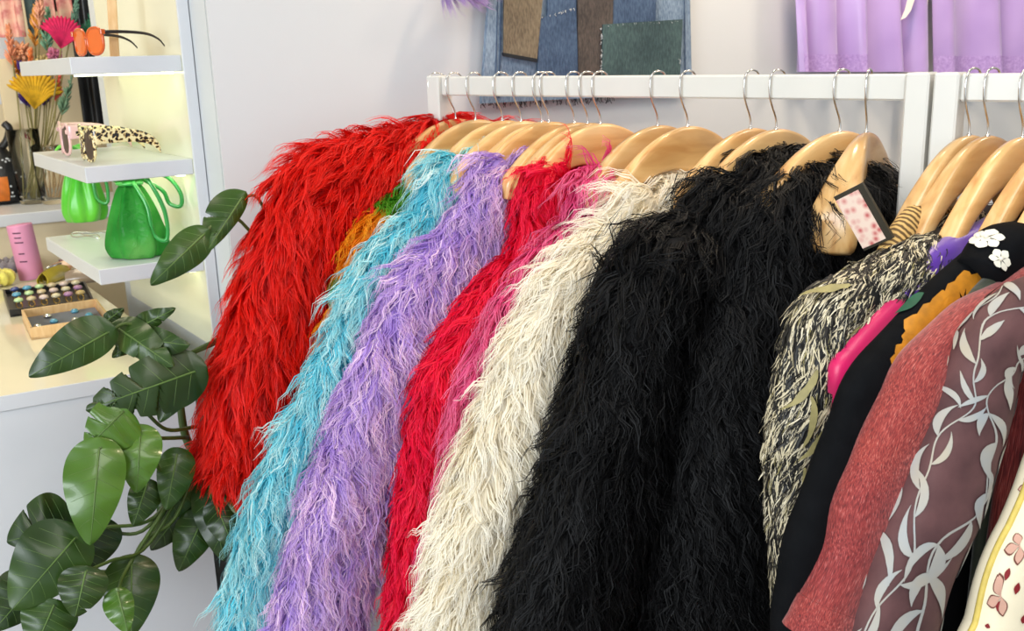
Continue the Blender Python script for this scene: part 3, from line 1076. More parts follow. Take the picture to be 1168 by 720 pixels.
# cream shirt with bows and dots
pl = Plane(-.43, 24)
t = thing('dotted_shirt', (pl.P[0], pl.P[1], .5), 'cream shirt with dark red dots and pink bows, at the bottom right corner', 'shirt', GP)
M['creamcloth'] = mat('cream cotton', lin(238, 226, 196), .7, var=.04, scale=20, bump=.1, bscale=500)
M['dot'] = mat('dark red print', lin(128, 16, 24), .7, var=.08, scale=20)
M['bow'] = mat('dusty pink print', lin(206, 160, 140), .7, var=.1, scale=40)
M['bowline'] = mat('brown print line', lin(110, 54, 40), .7, var=.1, scale=40)
M['yellowtrim'] = mat('yellow trim', lin(214, 190, 96), .6, var=.15, scale=60)
rb = body_simple(pl, 1.34, .5, .22, .03, seed=19, n=50)
mb = MB().loft(rb)
f, L, Cc = surf(rb)
rr = random.Random(8)
for i in range(9):
    for j in range(11):
        a_, b_ = (i + .5 + rr.uniform(-.2, .2)) * L / 9, (j + .5 * (i % 2)) * Cc / 11
        if (i + j) % 3:
            blade(mb, f, L, Cc, a_, b_, 0, .011, .0042, 1, off=.0015, shape=1)
        else:
            for an in (.9, 2.3, -.9 + math.pi + .2, -.6):
                blade(mb, f, L, Cc, a_, b_, an, .020, .0058, 2, bend=.2, off=.0015, shape=1.3)
mb.build('body', [M['creamcloth'], M['dot'], M['bow']], t)
rg, _ = sleeve_from(pl, [(1235, 420), (1200, 480), (1168, 560), (1150, 600), (1130, 645), (1112, 712)], .08, .036, 0, seed=20, end=[(.47, .76), (.48, .66)], n=50, seg=40)
mb = MB().loft(rg)
f, L, Cc = surf(rg)
for (x, y) in ((1148, 651), (1136, 694), (1166, 704), (1160, 668), (1128, 712)):
    a0, b0 = locate(rg, x, y)
    blade(mb, f, L, Cc, a0 * L - .0055, b0 * Cc, 0, .011, .0042, 1, off=.0015, st=9, shape=1)
for (x, y) in ((1160, 624), (1142, 676), (1178, 560)):
    a0, b0 = locate(rg, x, y)
    for an in (.9, 2.3, -.9 + math.pi + .2, -.6):
        blade(mb, f, L, Cc, a0 * L, b0 * Cc, an, .022, .0075, 3, bend=.2, off=.0012, shape=1.3)
        blade(mb, f, L, Cc, a0 * L, b0 * Cc, an, .020, .0058, 2, bend=.2, off=.0018, shape=1.3)
mb.build('sleeve', [M['creamcloth'], M['dot'], M['bow'], M['bowline']], t)
c = rg.mean(axis=1)
edge = [rg[i][np.argmax((rg[i] - c[i]) @ pl.p)] for i in range(len(rg))]
MB().tube(np.array(edge), .004, 8).build('piping', M['yellowtrim'], t, label='yellow piping along the sleeve')

# floral card on the pale hanger
pl = Plane(.058, 20)
t = thing('floral_card', at(985, 268, 1.36), 'dark edged card with a pink floral face, leaning on the big pale hanger', 'card')
M['olive'] = mat('dark olive board', lin(46, 42, 30), .5, var=.1, scale=30)
k = NT('pink floral paper')
tc = k.n('ShaderNodeTexCoord'); vo = k.n('ShaderNodeTexVoronoi', Scale=90.)
k.l(tc.outputs['Object'], vo.inputs['Vector'])
k.l(k.ramp(vo.outputs['Distance'], [(.1, lin(196, 96, 96)), (.35, lin(226, 178, 166)), (.6, lin(236, 212, 196))]), k.b.inputs['Base Color'])
M['floralpaper'] = k.m
e1 = unit(at(1018, 268, 1.36) - at(984, 208, 1.36)); nn = unit(np.cross(e1, unit(at(958, 222, 1.39) - at(984, 208, 1.36))))
if nn @ (CAM - at(985, 230, 1.36)) < 0: nn = -nn
e2 = unit(np.cross(nn, e1))
if e2[0] > 0: e2 = -e2
o_ = at(984, 208, 1.36)
quad = lambda a0, a1, b0, b1, z: [o_ + e1 * a + e2 * b + nn * z for a, b in ((a0, b0), (a1, b0), (a1, b1), (a0, b1))]
MB().poly(quad(0, .088, 0, .048, 0), .006, nn).build('board', M['olive'], t)
MB().poly(quad(.006, .084, .009, .047, .0042), .001, nn).build('paper_face', M['floralpaper'], t)
# ------------------------------------------------------------------ things hung on the back wall
def denim(name, c1, c2, scale=260):
    k = NT(name)
    tc = k.n('ShaderNodeTexCoord')
    mp = k.n('ShaderNodeMapping'); mp.inputs['Scale'].default_value = (1, 1, .3); mp.inputs['Rotation'].default_value = (.1, .25, 0)
    k.l(tc.outputs['Object'], mp.inputs[0])
    n1 = k.n('ShaderNodeTexNoise', Scale=scale, Detail=3.); k.l(mp.outputs[0], n1.inputs['Vector'])
    n2 = k.n('ShaderNodeTexNoise', Scale=7., Detail=4.); k.l(tc.outputs['Object'], n2.inputs['Vector'])
    ad = k.n('ShaderNodeMath', operation='ADD'); k.l(n1.outputs['Fac'], ad.inputs[0]); k.l(n2.outputs['Fac'], ad.inputs[1])
    hf = k.n('ShaderNodeMath', operation='MULTIPLY'); hf.inputs[1].default_value = .5; k.l(ad.outputs[0], hf.inputs[0])
    k.l(k.ramp(hf.outputs[0], [(.38, c1), (.62, c2)]), k.b.inputs['Base Color'])
    k.b.inputs['Roughness'].default_value = .8
    bp = k.n('ShaderNodeBump', Strength=.3, Distance=.001); k.l(n1.outputs['Fac'], bp.inputs['Height']); k.l(bp.outputs[0], k.b.inputs['Normal'])
    return k.m


M['d_light'] = denim('faded blue denim', lin(86, 106, 130), lin(140, 160, 180))
M['d_mid'] = denim('mid blue denim', lin(46, 66, 94), lin(80, 102, 130))
M['d_brown'] = denim('brown drill', lin(92, 80, 64), lin(134, 120, 98))
M['d_dark'] = denim('dark brown drill', lin(56, 50, 48), lin(92, 82, 76))
M['d_green'] = denim('dark green denim', lin(42, 62, 66), lin(74, 98, 98))
M['thread'] = mat('frayed thread', lin(200, 204, 206), .8, var=.1)
M['darkhem'] = mat('dark frayed hem', lin(24, 28, 34), .9, var=.1)


def wall_panel(px, off, th, sub=10, wob=.004, seed=0, bulge=0.):
    "a hanging piece of cloth from four photo corners (tl, tr, br, bl) at a distance from the back wall"
    c = [on_back(x, y, off) for x, y in px]
    g = np.zeros((sub + 1, sub + 1, 3))
    for i in range(sub + 1):
        for j in range(sub + 1):
            v, u = i / sub, j / sub
            g[i, j] = (c[0] * (1 - u) + c[1] * u) * (1 - v) + (c[3] * (1 - u) + c[2] * u) * v
    g = g + N_BACK * (wob * smooth_noise(g * V3(1, 1, .3), 25, seed))[..., None]
    return MB().slab(g, th, N_BACK)


def fray(mb, px0, px1, off, n, ln, seed, mi=0):
    r = random.Random(seed)
    for q in range(n):
        u = r.random()
        P = on_back(px0[0] * (1 - u) + px1[0] * u, px0[1] * (1 - u) + px1[1] * u, off)
        d = V3(r.uniform(-.5, .5), r.uniform(-.2, .2), -1)
        d = unit(d) * ln * r.uniform(.4, 1.3)
        mb.tube(np.array([P, P + d * .5 + F60 * r.uniform(-.004, .004), P + d]), .0008, 4, mi)


t = thing('patchwork_skirt', on_back(665, 116, .03), 'patchwork denim skirt of blue, brown and green pieces hung on the back wall', 'skirt')
mb = wall_panel([(560, -60), (784, -60), (788, 106), (548, 118)], .03, .012, 24, .006, 3)
base_part = mb.build('skirt_cloth', M['d_light'], t)
for nm, px, off, m, sd in (('patch', [(575, -60), (624, -60), (612, 70), (574, 63)], .046, 'd_brown', 1),
                           ('patch', [(614, 21), (657, 8), (660, 104), (613, 84)], .044, 'd_mid', 2),
                           ('patch', [(626, -60), (658, -60), (657, 8), (624, 18)], .043, 'd_mid', 6),
                           ('patch', [(658, -60), (700, -60), (697, 98), (660, 98)], .047, 'd_dark', 3),
                           ('patch', [(700, -60), (750, -60), (747, 24), (699, 27)], .043, 'd_mid', 4),
                           ('patch', [(687, 28), (778, 22), (775, 86), (686, 86)], .053, 'd_green', 5)):
    p_ = wall_panel(px, off, .004, 10, .002, sd)
    fr = p_.build(nm, M[m], t)
mb = MB()
fray(mb, (548, 117), (700, 111), .03, 90, .014, 1, 0)
fray(mb, (686, 30), (686, 84), .055, 25, .006, 2, 1); fray(mb, (690, 28), (776, 23), .055, 25, .005, 3, 1)
fray(mb, (774, 60), (776, 84), .055, 14, .008, 4, 1); fray(mb, (614, 21), (655, 9), .047, 14, .005, 5, 1)
mb.build('frayed_edge', [M['darkhem'], M['thread']], t)
p_ = wall_panel([(573, 60), (612, 67), (612, 71), (574, 64)], .047, .006, 6, .001, 1); p_.build('dark_hem', M['darkhem'], t)
mb = MB()
for xx in (569, 573, 780):
    mb.tube(np.array([on_back(xx - (4 if xx < 600 else -2) * (y + 60) / 178, y, .0385) for y in np.linspace(-60, 112, 14)]), .0016, 5)
mb.build('side_seam', M['d_mid'], t)

# lavender satin slips
k = NT('lavender satin')
tc = k.n('ShaderNodeTexCoord'); nz = k.n('ShaderNodeTexNoise', Scale=5.); k.l(tc.outputs['Object'], nz.inputs['Vector'])
k.l(k.ramp(nz.outputs['Fac'], [(.3, lin(166, 138, 198)), (.7, lin(188, 160, 216))]), k.b.inputs['Base Color'])
k.b.inputs['Roughness'].default_value = .34; k.b.inputs['Sheen Weight'].default_value = .3
M['satin'] = k.m
M['laceL'] = mat('lavender lace', lin(156, 124, 190), .7, col2=lin(188, 160, 214), scale=140)
M['ribbon'] = mat('ivory ribbon', lin(240, 228, 220), .4, var=.03)


def slip(x0, x1, yb, ybr, label, seed, folds=4.2, off=.07):
    t = thing('satin_slip', on_back((x0 + x1) / 2, yb, off), label, 'slip', 'lavender satin slips on the back wall')
    n, m = 24, 70
    g = np.zeros((n, m, 3))
    r = random.Random(seed); ph = [r.uniform(0, 6.28) for _ in range(4)]
    for i in range(n):
        for j in range(m):
            u, v = j / (m - 1), i / (n - 1)
            y = -70 + ((yb * (1 - u) + ybr * u) + 70) * v
            P = on_back(x0 + (x1 - x0) * u, y, off)
            w = (.5 + .5 * v) * (.034 * math.sin(u * folds * 6.28 + ph[0]) + .010 * math.sin(u * folds * 10.1 + ph[1] + v))
            g[i, j] = P + N_BACK * w + F60 * .006 * math.sin(u * 17 + ph[3]) * v
    MB().slab(g, .0018, N_BACK).build('skirt', M['satin'], t)
    h = g[-4:] + N_BACK * .0022
    h = h[:, int(m * .02):int(m * .58)] if seed == 1 else h[:, :int(m * .9)]
    mb = MB().slab(h, .001, N_BACK)
    mb.build('lace_hem', M['laceL'], t)
    return t


s1 = slip(902, 1053, 82, 82, 'lavender satin slip with a lace hem and ivory ribbon, left of the wall post', 1)
mb = MB()
pts = [(1040, -20), (1039, 0), (1036, 12), (1031, 23)]
row = [[on_back(x - 4, y, .10), on_back(x + 5 - 3 * i / 3, y - 3 * (i == 3), .103)] for i, (x, y) in enumerate(pts)]
MB().slab(np.array(row), .001, N_BACK).build('ribbon', M['ribbon'], s1, label='ivory ribbon end')
slip(1065, 1215, 84, 84, 'lavender satin slip on the wall behind the patterned clothes rack', 2, 3.2)

mb = MB()
a, b = on_back(1056, -80, .05), on_back(1056, 320, .05)
b = V3(a[0], a[1], 0.)
mb.box((a + b) / 2, F60 * .016, N_BACK * .016, Z1 * (a[2] / 2 + .15), bev=.003)
o = mb.build('trim_1', mat('cream painted wood', lin(232, 216, 200), .5, var=.02)); o['kind'] = 'structure'

# lavender feathers at the top
t = thing('feather_boa', on_back(524, -12, .06), 'lavender feather boa, its lower edge hanging in from the top of the photo', 'feather boa')
lavf = fur_mat('lavender feather', lin(170, 140, 205), lin(206, 180, 226), transl=.3)
rings = []
P0 = on_back(506, -18, .08); P1 = on_back(546, -20, .08)
for i in range(9):
    u = i / 8
    th = np.linspace(0, 6.283, 12, endpoint=False)
    rr = .012 * (1 if 0 < i < 8 else .4)
    rings.append(P0 * (1 - u) + P1 * u + V3(0, 0, -.01 * math.sin(u * 3.14)) + rr * (np.cos(th)[:, None] * N_BACK + np.sin(th)[:, None] * Z1))
furry('plume', np.array(rings), lavf, t, 26000, dict(L=.06, w0=.0006, ns=9, r0=.003, lift=1.2, curl=.003, turns=1., droop=.5, conv=.2), 91, rear=.6)

# ------------------------------------------------------------------ lit display shelves on the partition
SH0 = CW + S35 * .115                      # near edge of the back board
PT = .022                                   # its thickness
NB = N_LEFT
SH_W, SH_L = .225, .56


def z_on(x, y, P):
    "height at which the upright through P passes photo row y"
    d = ray(x, y); k_ = ((P[:2] - CAM[:2]) @ d[:2]) / (d[:2] @ d[:2])
    return CAM[2] + d[2] * k_


k = NT('glossy pale board')
tc = k.n('ShaderNodeTexCoord'); nz = k.n('ShaderNodeTexNoise', Scale=3.); k.l(tc.outputs['Object'], nz.inputs['Vector'])
k.l(k.ramp(nz.outputs['Fac'], [(.3, lin(226, 226, 200)), (.7, lin(236, 236, 214))]), k.b.inputs['Base Color'])
k.b.inputs['Roughness'].default_value = .18; k.b.inputs['Coat Weight'].default_value = .5; k.b.inputs['Coat Roughness'].default_value = .05
M['board'] = k.m
M['strip'] = mat('lit strip', (1, 1, .9), .5, emit=((.95, 1, .68), 3.0), var=0)
M['shelf'] = mat('white shelf', lin(206, 209, 213), .35, var=.015)
t = thing('display_shelves', (SH0[0], SH0[1], .95), 'white wall shelves lit from below, holding sunglasses and green bags', 'shelf')
c = SH0 + NB * (PT / 2 + .003) + S35 * .35
mb = MB(); mb.box((c[0], c[1], 1.55), S35 * .35, NB * PT / 2, Z1 * .65, bev=.002); mb.build('back_board', [M['board']], t)
e_ = SH0 + NB * (PT / 2 + .003) - S35 * .004
mb = MB(); mb.box((e_[0], e_[1], 1.55), S35 * .004, NB * (PT / 2 + .001), Z1 * .651, bev=.001); mb.build('board_edge', M['shelf'], t, label='white front edge')
SHZ = []
Pr = SH0 + NB * (PT + .003)
for (x, y) in ((214, 62.5), (226, 180.5), (238, 291)):
    z = z_on(x, y, Pr + S35 * .01)
    SHZ.append(z)
    c = Pr + NB * SH_W / 2 + S35 * (SH_L / 2 + .006)
    mb = MB(); mb.box((c[0], c[1], z - .017), S35 * SH_L / 2, NB * SH_W / 2, Z1 * .017, bev=.0015)
    sh = mb.build('shelf', M['shelf'], t)
    mb = MB(); mb.box((c[0] - S35[0] * .22, c[1] - S35[1] * .22, z - .0365), S35 * .008, NB * (SH_W * .42), Z1 * .0022)
    mb.box(np.array((c[0], c[1], z - .0365)) - NB * (SH_W / 2 - .02), S35 * SH_L * .46, NB * .008, Z1 * .0022)
    mb.build('light_strip', M['strip'], sh)


def on_shelf(i, x, y, dz=0.):
    return at_z(x, y, SHZ[i] + dz)


def shade_strip(i, power):
    d = bpy.data.lights.new('shelf_strip_light', 'AREA'); d.shape = 'RECTANGLE'; d.size, d.size_y = .5, .15
    d.energy = power; d.color = (.90, 1, .58)
    o = bpy.data.objects.new('shelf_strip_light', d); COL.objects.link(o)
    c = Pr + NB * SH_W * .45 + S35 * SH_L * .5
    o.location = (c[0], c[1], SHZ[i] - .045)
    o.rotation_euler = (0, 0, math.atan2(S35[1], S35[0]))


for i, pw in ((0, .36), (1, .36), (2, .10)):
    shade_strip(i, pw)


# sunglasses
def sunglasses(label, P, heading, m_frame, m_lens, m_temple, size=1., cat_eye=.006, thin=1., tilt=0.):
    "front along the local x axis, temples run back along local y; P is where the lower rims touch the shelf"
    t = thing('sunglasses', P, label, 'sunglasses', 'sunglasses on the lit shelves', heading)
    W, Hh = .032 * size, .027 * size

    def rim(cx, sgn, k_):
        pts = []
        for q in np.linspace(0, 2 * math.pi, 28, endpoint=False):
            x = math.cos(q); z = math.sin(q)
            xx = math.copysign(abs(x) ** .8, x) * W * k_
            zz = math.copysign(abs(z) ** .8, z) * Hh * k_
            zz += max(0, sgn * x) * max(0, z) * cat_eye * 1.8
            pts.append((cx + xx, -abs(cx + xx) ** 2 * 0 + .004 * (abs(cx + xx) / .06) ** 2, zz + Hh + .002))
        return np.array(pts)
    mb = MB()
    for cx, sg in ((-.036 * size, -1), (.036 * size, 1)):
        p = rim(cx, sg, 1.0); p = np.concatenate([p, p[:2]])
        mb.tube(p, .0030 * size, 8, cap=False)
    mb.tube(np.array([(-.008 * size, 0, Hh * 1.25), (0, -.001, Hh * 1.38), (.008 * size, 0, Hh * 1.25)]), .0026, 8)
    for sg in (-1, 1):
        mb.box((sg * (.070 * size), .004, Hh * 1.75), V3(.004, 0, 0), V3(0, .005, 0), V3(0, 0, .005), bev=.001)
    mb.build('frame', m_frame, t, local=True)
    for cx, sg in ((-.036 * size, -1), (.036 * size, 1)):
        p = rim(cx, sg, .97)
        MB().poly(p, .0015, (0, 1, 0)).build('lens', m_lens, t, local=True)
    for sg in (-1, 1):
        x0 = sg * .072 * size
        pts = spline([(x0, .006, Hh * 1.72), (x0 - sg * .002, .05, Hh * 1.74), (x0 - sg * .004, .10, Hh * 1.6), (x0 - sg * .006, .128, Hh * 1.2), (x0 - sg * .008, .142, Hh * .66)], 20)
        mb = MB()
        rings = []
        for q, p in enumerate(pts):
            hz = (.0085 - .004 * q / 19) * thin
            rings.append([p + V3(.0018 * cx_, 0, hz * cz_) for cx_, cz_ in ((-1, -.8), (-1, .8), (-.4, 1), (.4, 1), (1, .8), (1, -.8), (.4, -1), (-.4, -1))])
        mb.loft(rings).build('temple', m_temple, t, local=True)
    t.rotation_euler = (tilt, 0, heading)
    return t


M['pinkframe'] = mat('pale pink acetate', lin(236, 190, 190), .25, var=.03, coat=.5)
k = NT('leopard acetate')
tc = k.n('ShaderNodeTexCoord'); vo = k.n('ShaderNodeTexVoronoi', Scale=130.); nz = k.n('ShaderNodeTexNoise', Scale=60.)
k.l(tc.outputs['Object'], nz.inputs['Vector']); mxv = k.n('ShaderNodeMix', data_type='RGBA'); mxv.inputs[0].default_value = .02
k.l(tc.outputs['Object'], mxv.inputs[6]); k.l(nz.outputs['Color'], mxv.inputs[7]); k.l(mxv.outputs[2], vo.inputs['Vector'])
k.l(k.ramp(vo.outputs['Distance'], [(.42, (.012, .008, .005)), (.5, lin(214, 176, 110)), (.6, lin(238, 224, 170))]), k.b.inputs['Base Color'])
k.b.inputs['Roughness'].default_value = .2; k.b.inputs['Coat Weight'].default_value = .5
M['leopard'] = k.m
M['darklens'] = mat('dark lens', lin(44, 26, 34), .3, var=.05, spec=.2)
M['orangelens'] = mat('orange lens', lin(240, 100, 8), .12, var=.08, trans=.12, coat=.4)
M['orangeframe'] = mat('amber acetate', lin(206, 84, 10), .2, var=.1, coat=.5)
M['blackframe'] = mat('dark brown metal', lin(36, 24, 22), .3, var=.1)
hd = lambda d: math.atan2(d[1], d[0]) - math.pi / 2


def shp(i, a, o, dz=.0035):
    "point on shelf i, a metres along from its near end and o metres out from the board"
    q = Pr + S35 * (a + .006) + NB * o
    return V3(q[0], q[1], SHZ[i] + dz)


sunglasses('pale pink cat-eye sunglasses at the left end of the middle shelf', shp(1, .36, .19), hd(azd(60)), M['pinkframe'], M['darklens'], M['pinkframe'], 1.18, .014, thin=1.9)
sunglasses('leopard cat-eye sunglasses at the front of the middle shelf', shp(1, .115, .195), hd(azd(58)), M['leopard'], M['darklens'], M['leopard'], 1.18, .016, thin=2.0)
sunglasses('sunglasses with orange lenses and dark thin temples on the top shelf', shp(0, .10, .165), hd(azd(44)), M['orangeframe'], M['orangelens'], M['blackframe'], 1.0, .002, thin=.45)
# green see-through bags
M['greenbag'] = NT('green vinyl')
k = M['greenbag']
tc = k.n('ShaderNodeTexCoord'); nz = k.n('ShaderNodeTexNoise', Scale=9.); k.l(tc.outputs['Object'], nz.inputs['Vector'])
k.l(k.ramp(nz.outputs['Fac'], [(.3, lin(30, 120, 44)), (.55, lin(70, 168, 70)), (.75, lin(140, 204, 110))]), k.b.inputs['Base Color'])
k.b.inputs['Transmission Weight'].default_value = .35; k.b.inputs['Roughness'].default_value = .14; k.b.inputs['IOR'].default_value = 1.15
nb = k.n('ShaderNodeTexNoise', Scale=38., Detail=2., Distortion=1.5); k.l(tc.outputs['Object'], nb.inputs['Vector'])
bp = k.n('ShaderNodeBump', Strength=.6, Distance=.006); k.l(nb.outputs['Fac'], bp.inputs['Height']); k.l(bp.outputs[0], k.b.inputs['Normal'])
M['greenbag'] = k.m
M['limebag'] = mat('lime satin', lin(58, 178, 30), .3, col2=lin(110, 214, 62), scale=10, sheen=.3)
M['greencord'] = mat('green vinyl strap', lin(40, 150, 62), .2, var=.15, coat=.6)


def bag(label, P, m, w, d, h, seed, lean=0., filled=None, group='green bags on the lower shelf'):
    t = thing('drawstring_bag', P, label, 'bag', group)
    th = np.linspace(0, 2 * math.pi, 96, endpoint=False)
    rings = []
    prof = [(0, .78), (.02, .92), (.14, 1.08), (.3, 1.04), (.5, .86), (.68, .64), (.82, .44), (.88, .34), (.93, .48), (1.0, .74)]
    P_ = spline(prof, 30)
    r = random.Random(seed); ph = [r.uniform(0, 6.28) for _ in range(5)]
    for v, k_ in P_:
        pl_ = 1 + (.07 + .16 * max(0, v - .35)) * np.sin(7 * th + ph[0]) + (.02 + .1 * max(0, v - .4)) * np.sin(13 * th + ph[1]) + .04 * np.sin(3 * th + ph[2] + 3 * v)
        pl_ = pl_ * (1 + .05 * np.abs(np.sin(4.5 * th + ph[3] + 1.5 * v)) - .06 * np.abs(np.sin(2.5 * th + ph[4] - 3 * v)))
        x, y = w * k_ * pl_ * np.cos(th), d * k_ * pl_ * np.sin(th)
        rings.append(np.stack([x + lean * v * h, y, np.full(96, h * v)], -1) + np.asarray(P))
    MB().loft(rings, cap=False).add(rings[0], [tuple(range(96))[::-1]]).build('pouch', m, t)
    a = np.asarray(P) + V3(lean * h * .9, 0, h * .9)
    rt_ = unit(np.cross(FW, Z1)); fw_ = unit(FW * V3(1, 1, 0))
    for q_, (x1, x2, lo, yb) in enumerate(((.055, .082, -.125, -.03), (.075, .10, -.06, .035))):
        loop = spline([a, a + rt_ * x1 * .5 + fw_ * yb * .6 + Z1 * .018, a + rt_ * x1 + fw_ * yb + Z1 * .006, a + rt_ * x2 + fw_ * yb + Z1 * lo * .5, a + rt_ * x2 * .97 + fw_ * yb + Z1 * lo, a + rt_ * x1 * .95 + fw_ * yb * 1.1 + Z1 * lo * .9, a + rt_ * x1 * .8 + fw_ * yb + Z1 * lo * .4, a + rt_ * x1 * .3 + fw_ * yb * .7 + Z1 * .004], 44)
        MB().tube(loop, .0048, 8).build('strap', M['greencord'], t)
    for q_ in range(4):
        an = .6 + q_ * 1.6
        dv = rt_ * math.cos(an) + fw_ * math.sin(an)
        sv = unit(np.cross(dv, Z1))
        g = [[a + dv * (.012 + .045 * u) + Z1 * (.016 + .02 * math.sin(u * 2.6) - .012 * u) + sv * v * .022 * math.sin(math.pi * (.15 + .8 * u)) + Z1 * .006 * abs(v) for v in np.linspace(-1, 1, 7)] for u in np.linspace(0, 1, 8)]
        MB().slab(np.array(g), .002, Z1).build('ruffle', m, t)
    MB().tube(np.array([np.asarray(P) + V3(lean * h * .9 + w * .42 * math.cos(q), d * .42 * math.sin(q), h * .895) for q in np.linspace(0, 6.6, 26)]), .005, 8).build('tie', M['greencord'], t)
    return t


P = on_shelf(2, 158, 292, .001); bag('green see-through drawstring bag at the front of the lower shelf', P, M['greenbag'], .062, .05, .185, 1)
P = on_shelf(2, 97, 252, .001); bag('bright lime green bag at the back left of the lower shelf', P, M['limebag'], .055, .05, .20, 2, lean=.02)
mb = MB()
r = random.Random(5)
c = on_shelf(2, 100, 268, .004)
pts = [c + V3(.05 * math.cos(q * 1.9 + .4 * math.sin(q)), .05 * math.sin(q * 1.3), .003 * math.sin(q * 5)) for q in np.linspace(0, 6.8, 60)]
mb.tube(np.array(pts), .0016, 6); o = mb.build('necklace_chain', M['steel']); tag(o, 'thin silver chain lying in a loop by the lime green bag', 'necklace')
c = on_shelf(2, 196, 262, .0035)
mb = MB(); pts = [c + V3(.10 * (q - .5), .05 * math.sin(q * 6) + .05 * q, .002 * math.sin(q * 31)) for q in np.linspace(0, 1, 60)]
mb.tube(np.array(pts), .0013, 6); o = mb.build('necklace_chain', M['steel']); tag(o, 'thin silver chain stretched behind the see-through green bag', 'necklace')

# ------------------------------------------------------------------ counter
K0 = at_z(117, 432, .9)
CD = -N_BACK
kz = lambda u, v, z: V3(K0[0], K0[1], 0) + F60 * u + CD * v + Z1 * z
t = thing('display_counter', kz(-.4, .5, 0), 'white display counter with jewellery trays on its glossy top', 'counter')
M['top'] = mat('glossy cream counter top', lin(238, 230, 202), .14, var=.03, scale=4, coat=.5)
ul, ur, dp = -1.25, .185, 1.2
mb = MB(); mb.poly(np.array([kz(ul, 0, .889), kz(ur, 0, .889), kz(ur - .09, dp, .889), kz(ul, dp, .889)]), .022, Z1); mb.build('counter_top', M['top'], t)
mb = MB(); mb.poly(np.array([kz(ul + .002, .002, .438), kz(ur - .002, .002, .438), kz(ur - .092, dp - .01, .438), kz(ul + .002, dp - .01, .438)]), .876, Z1); mb.build('cabinet', M['white'], t)
mb = MB(); mb.box(kz((ul + ur) / 2, -.0015, .884), F60 * (ur - ul) / 2, CD * .0015, Z1 * .016, bev=.001); mb.build('edge_band', M['white'], t)

CZ_ = .9006
# black ring tray
def tray(name, px, label, m, h, wall, cat='tray'):
    "open tray from four photo corners on the counter top (front left, front right, back right, back left)"
    c = [at_z(x, y, CZ_) for x, y in px]
    t = thing(name, sum(c) / 4, label, cat)
    MB().poly(np.array(c) + Z1 * .003, .006, Z1).build('base', m, t)
    mb = MB()
    for i in range(4):
        a, b = c[i], c[(i + 1) % 4]
        mid = (a + b) / 2; d = b - a
        inw = unit(sum(c) / 4 - mid)
        mb.box(mid + Z1 * (h / 2 + .0001) + inw * wall / 2, d / 2, inw * wall / 2, Z1 * h / 2, bev=.0008)
    mb.build('rim', m, t)
    return t, c


tr, c = tray('ring_tray', [(12, 362), (108, 349), (98, 328), (4, 338)], 'black tray of jewelled rings on the counter', M['black'], .02, .006)
GEMS = [lin(196, 222, 160), lin(220, 206, 170), lin(60, 70, 130), lin(214, 190, 150), lin(180, 130, 170), lin(90, 160, 190), lin(226, 200, 190), lin(200, 170, 110)]
gm = [mat('gemstone', g, .12, var=.15, coat=.8) for g in GEMS]
names_c = ['pale green', 'ivory', 'dark blue', 'honey', 'mauve', 'sky blue', 'blush', 'amber']
rows_n = ['front', 'middle', 'back']
for j in range(3):
    for i in range(6):
        u, v = (i + .5) / 6 * .88 + .06, (j + .5) / 3 * .84 + .08
        P = (c[0] * (1 - u) + c[1] * u) * (1 - v) + (c[3] * (1 - u) + c[2] * u) * v + Z1 * .0065
        gi = (i * 3 + j * 5) % 8
        order = ['first', 'second', 'third', 'fourth', 'fifth', 'sixth'][i]
        t = thing('ring', P, f'ring with {names_c[gi]} stone, {order} from left in the {rows_n[j]} row of the black tray', 'ring', 'rings in the black tray')
        th = np.linspace(0, 6.283, 18)
        MB().tube(P + np.stack([.0085 * np.cos(th), 0 * th, .0095 + .0085 * np.sin(th)], -1), .0014, 6, up=(0, 1, 0)).build('band', M['gold'], t)
        MB().lathe(P + Z1 * .0175, [(0, 0), (.008, .0005), (.0135, .005), (.010, .011), (.004, .013), (0, .0135)], 10).build('stone', gm[gi], t)
M['lightwood'] = mat('pale wood', lin(222, 178, 124), .45, col2=lin(236, 200, 150), scale=30, stretch=(1, 8, 1))
M['bluevelvet'] = mat('dark blue felt', lin(30, 40, 66), .8, var=.15, sheen=.4)
tr, c = tray('earring_tray', [(36, 388), (128, 374), (112, 353), (26, 366)], 'pale wooden tray with a dark lining and silver studs, in front of the ring tray', M['lightwood'], .03, .006)
MB().poly(np.array(c) * .9 + sum(c) / 4 * .1 + Z1 * .008, .004, Z1).build('lining', M['bluevelvet'], tr)
for i, (u, v) in enumerate(((.12, .3), (.34, .45), (.6, .35), (.8, .5), (.3, .75), (.66, .8))):
    P = (c[0] * (1 - u) + c[1] * u) * (1 - v) + (c[3] * (1 - u) + c[2] * u) * v + Z1 * .0102
    mb = MB().lathe(P, [(0, 0), (.008, .001), (.011, .005), (.006, .011), (0, .012)], 12)
    o = mb.build('earring', [gm[5] if i % 2 else M['steel']])
    tag(o, ['silver', 'blue'][i % 2] + ' stud in the wooden tray, ' + ['front left', 'left of the middle', 'front middle', 'front right', 'back left', 'back right'][i] + ' corner of the lining' if i in (0, 3, 4, 5) else ['silver', 'blue'][i % 2] + ' stud near the middle of the wooden tray lining', 'earring', 'studs in the wooden tray')


def block(name, label, cat, P, prof, m, seg=20, axis=(0, 0, 1), group=None):
    o = MB().lathe(P, prof, seg, axis=axis).build(name, m)
    return tag(o, label, cat, group)


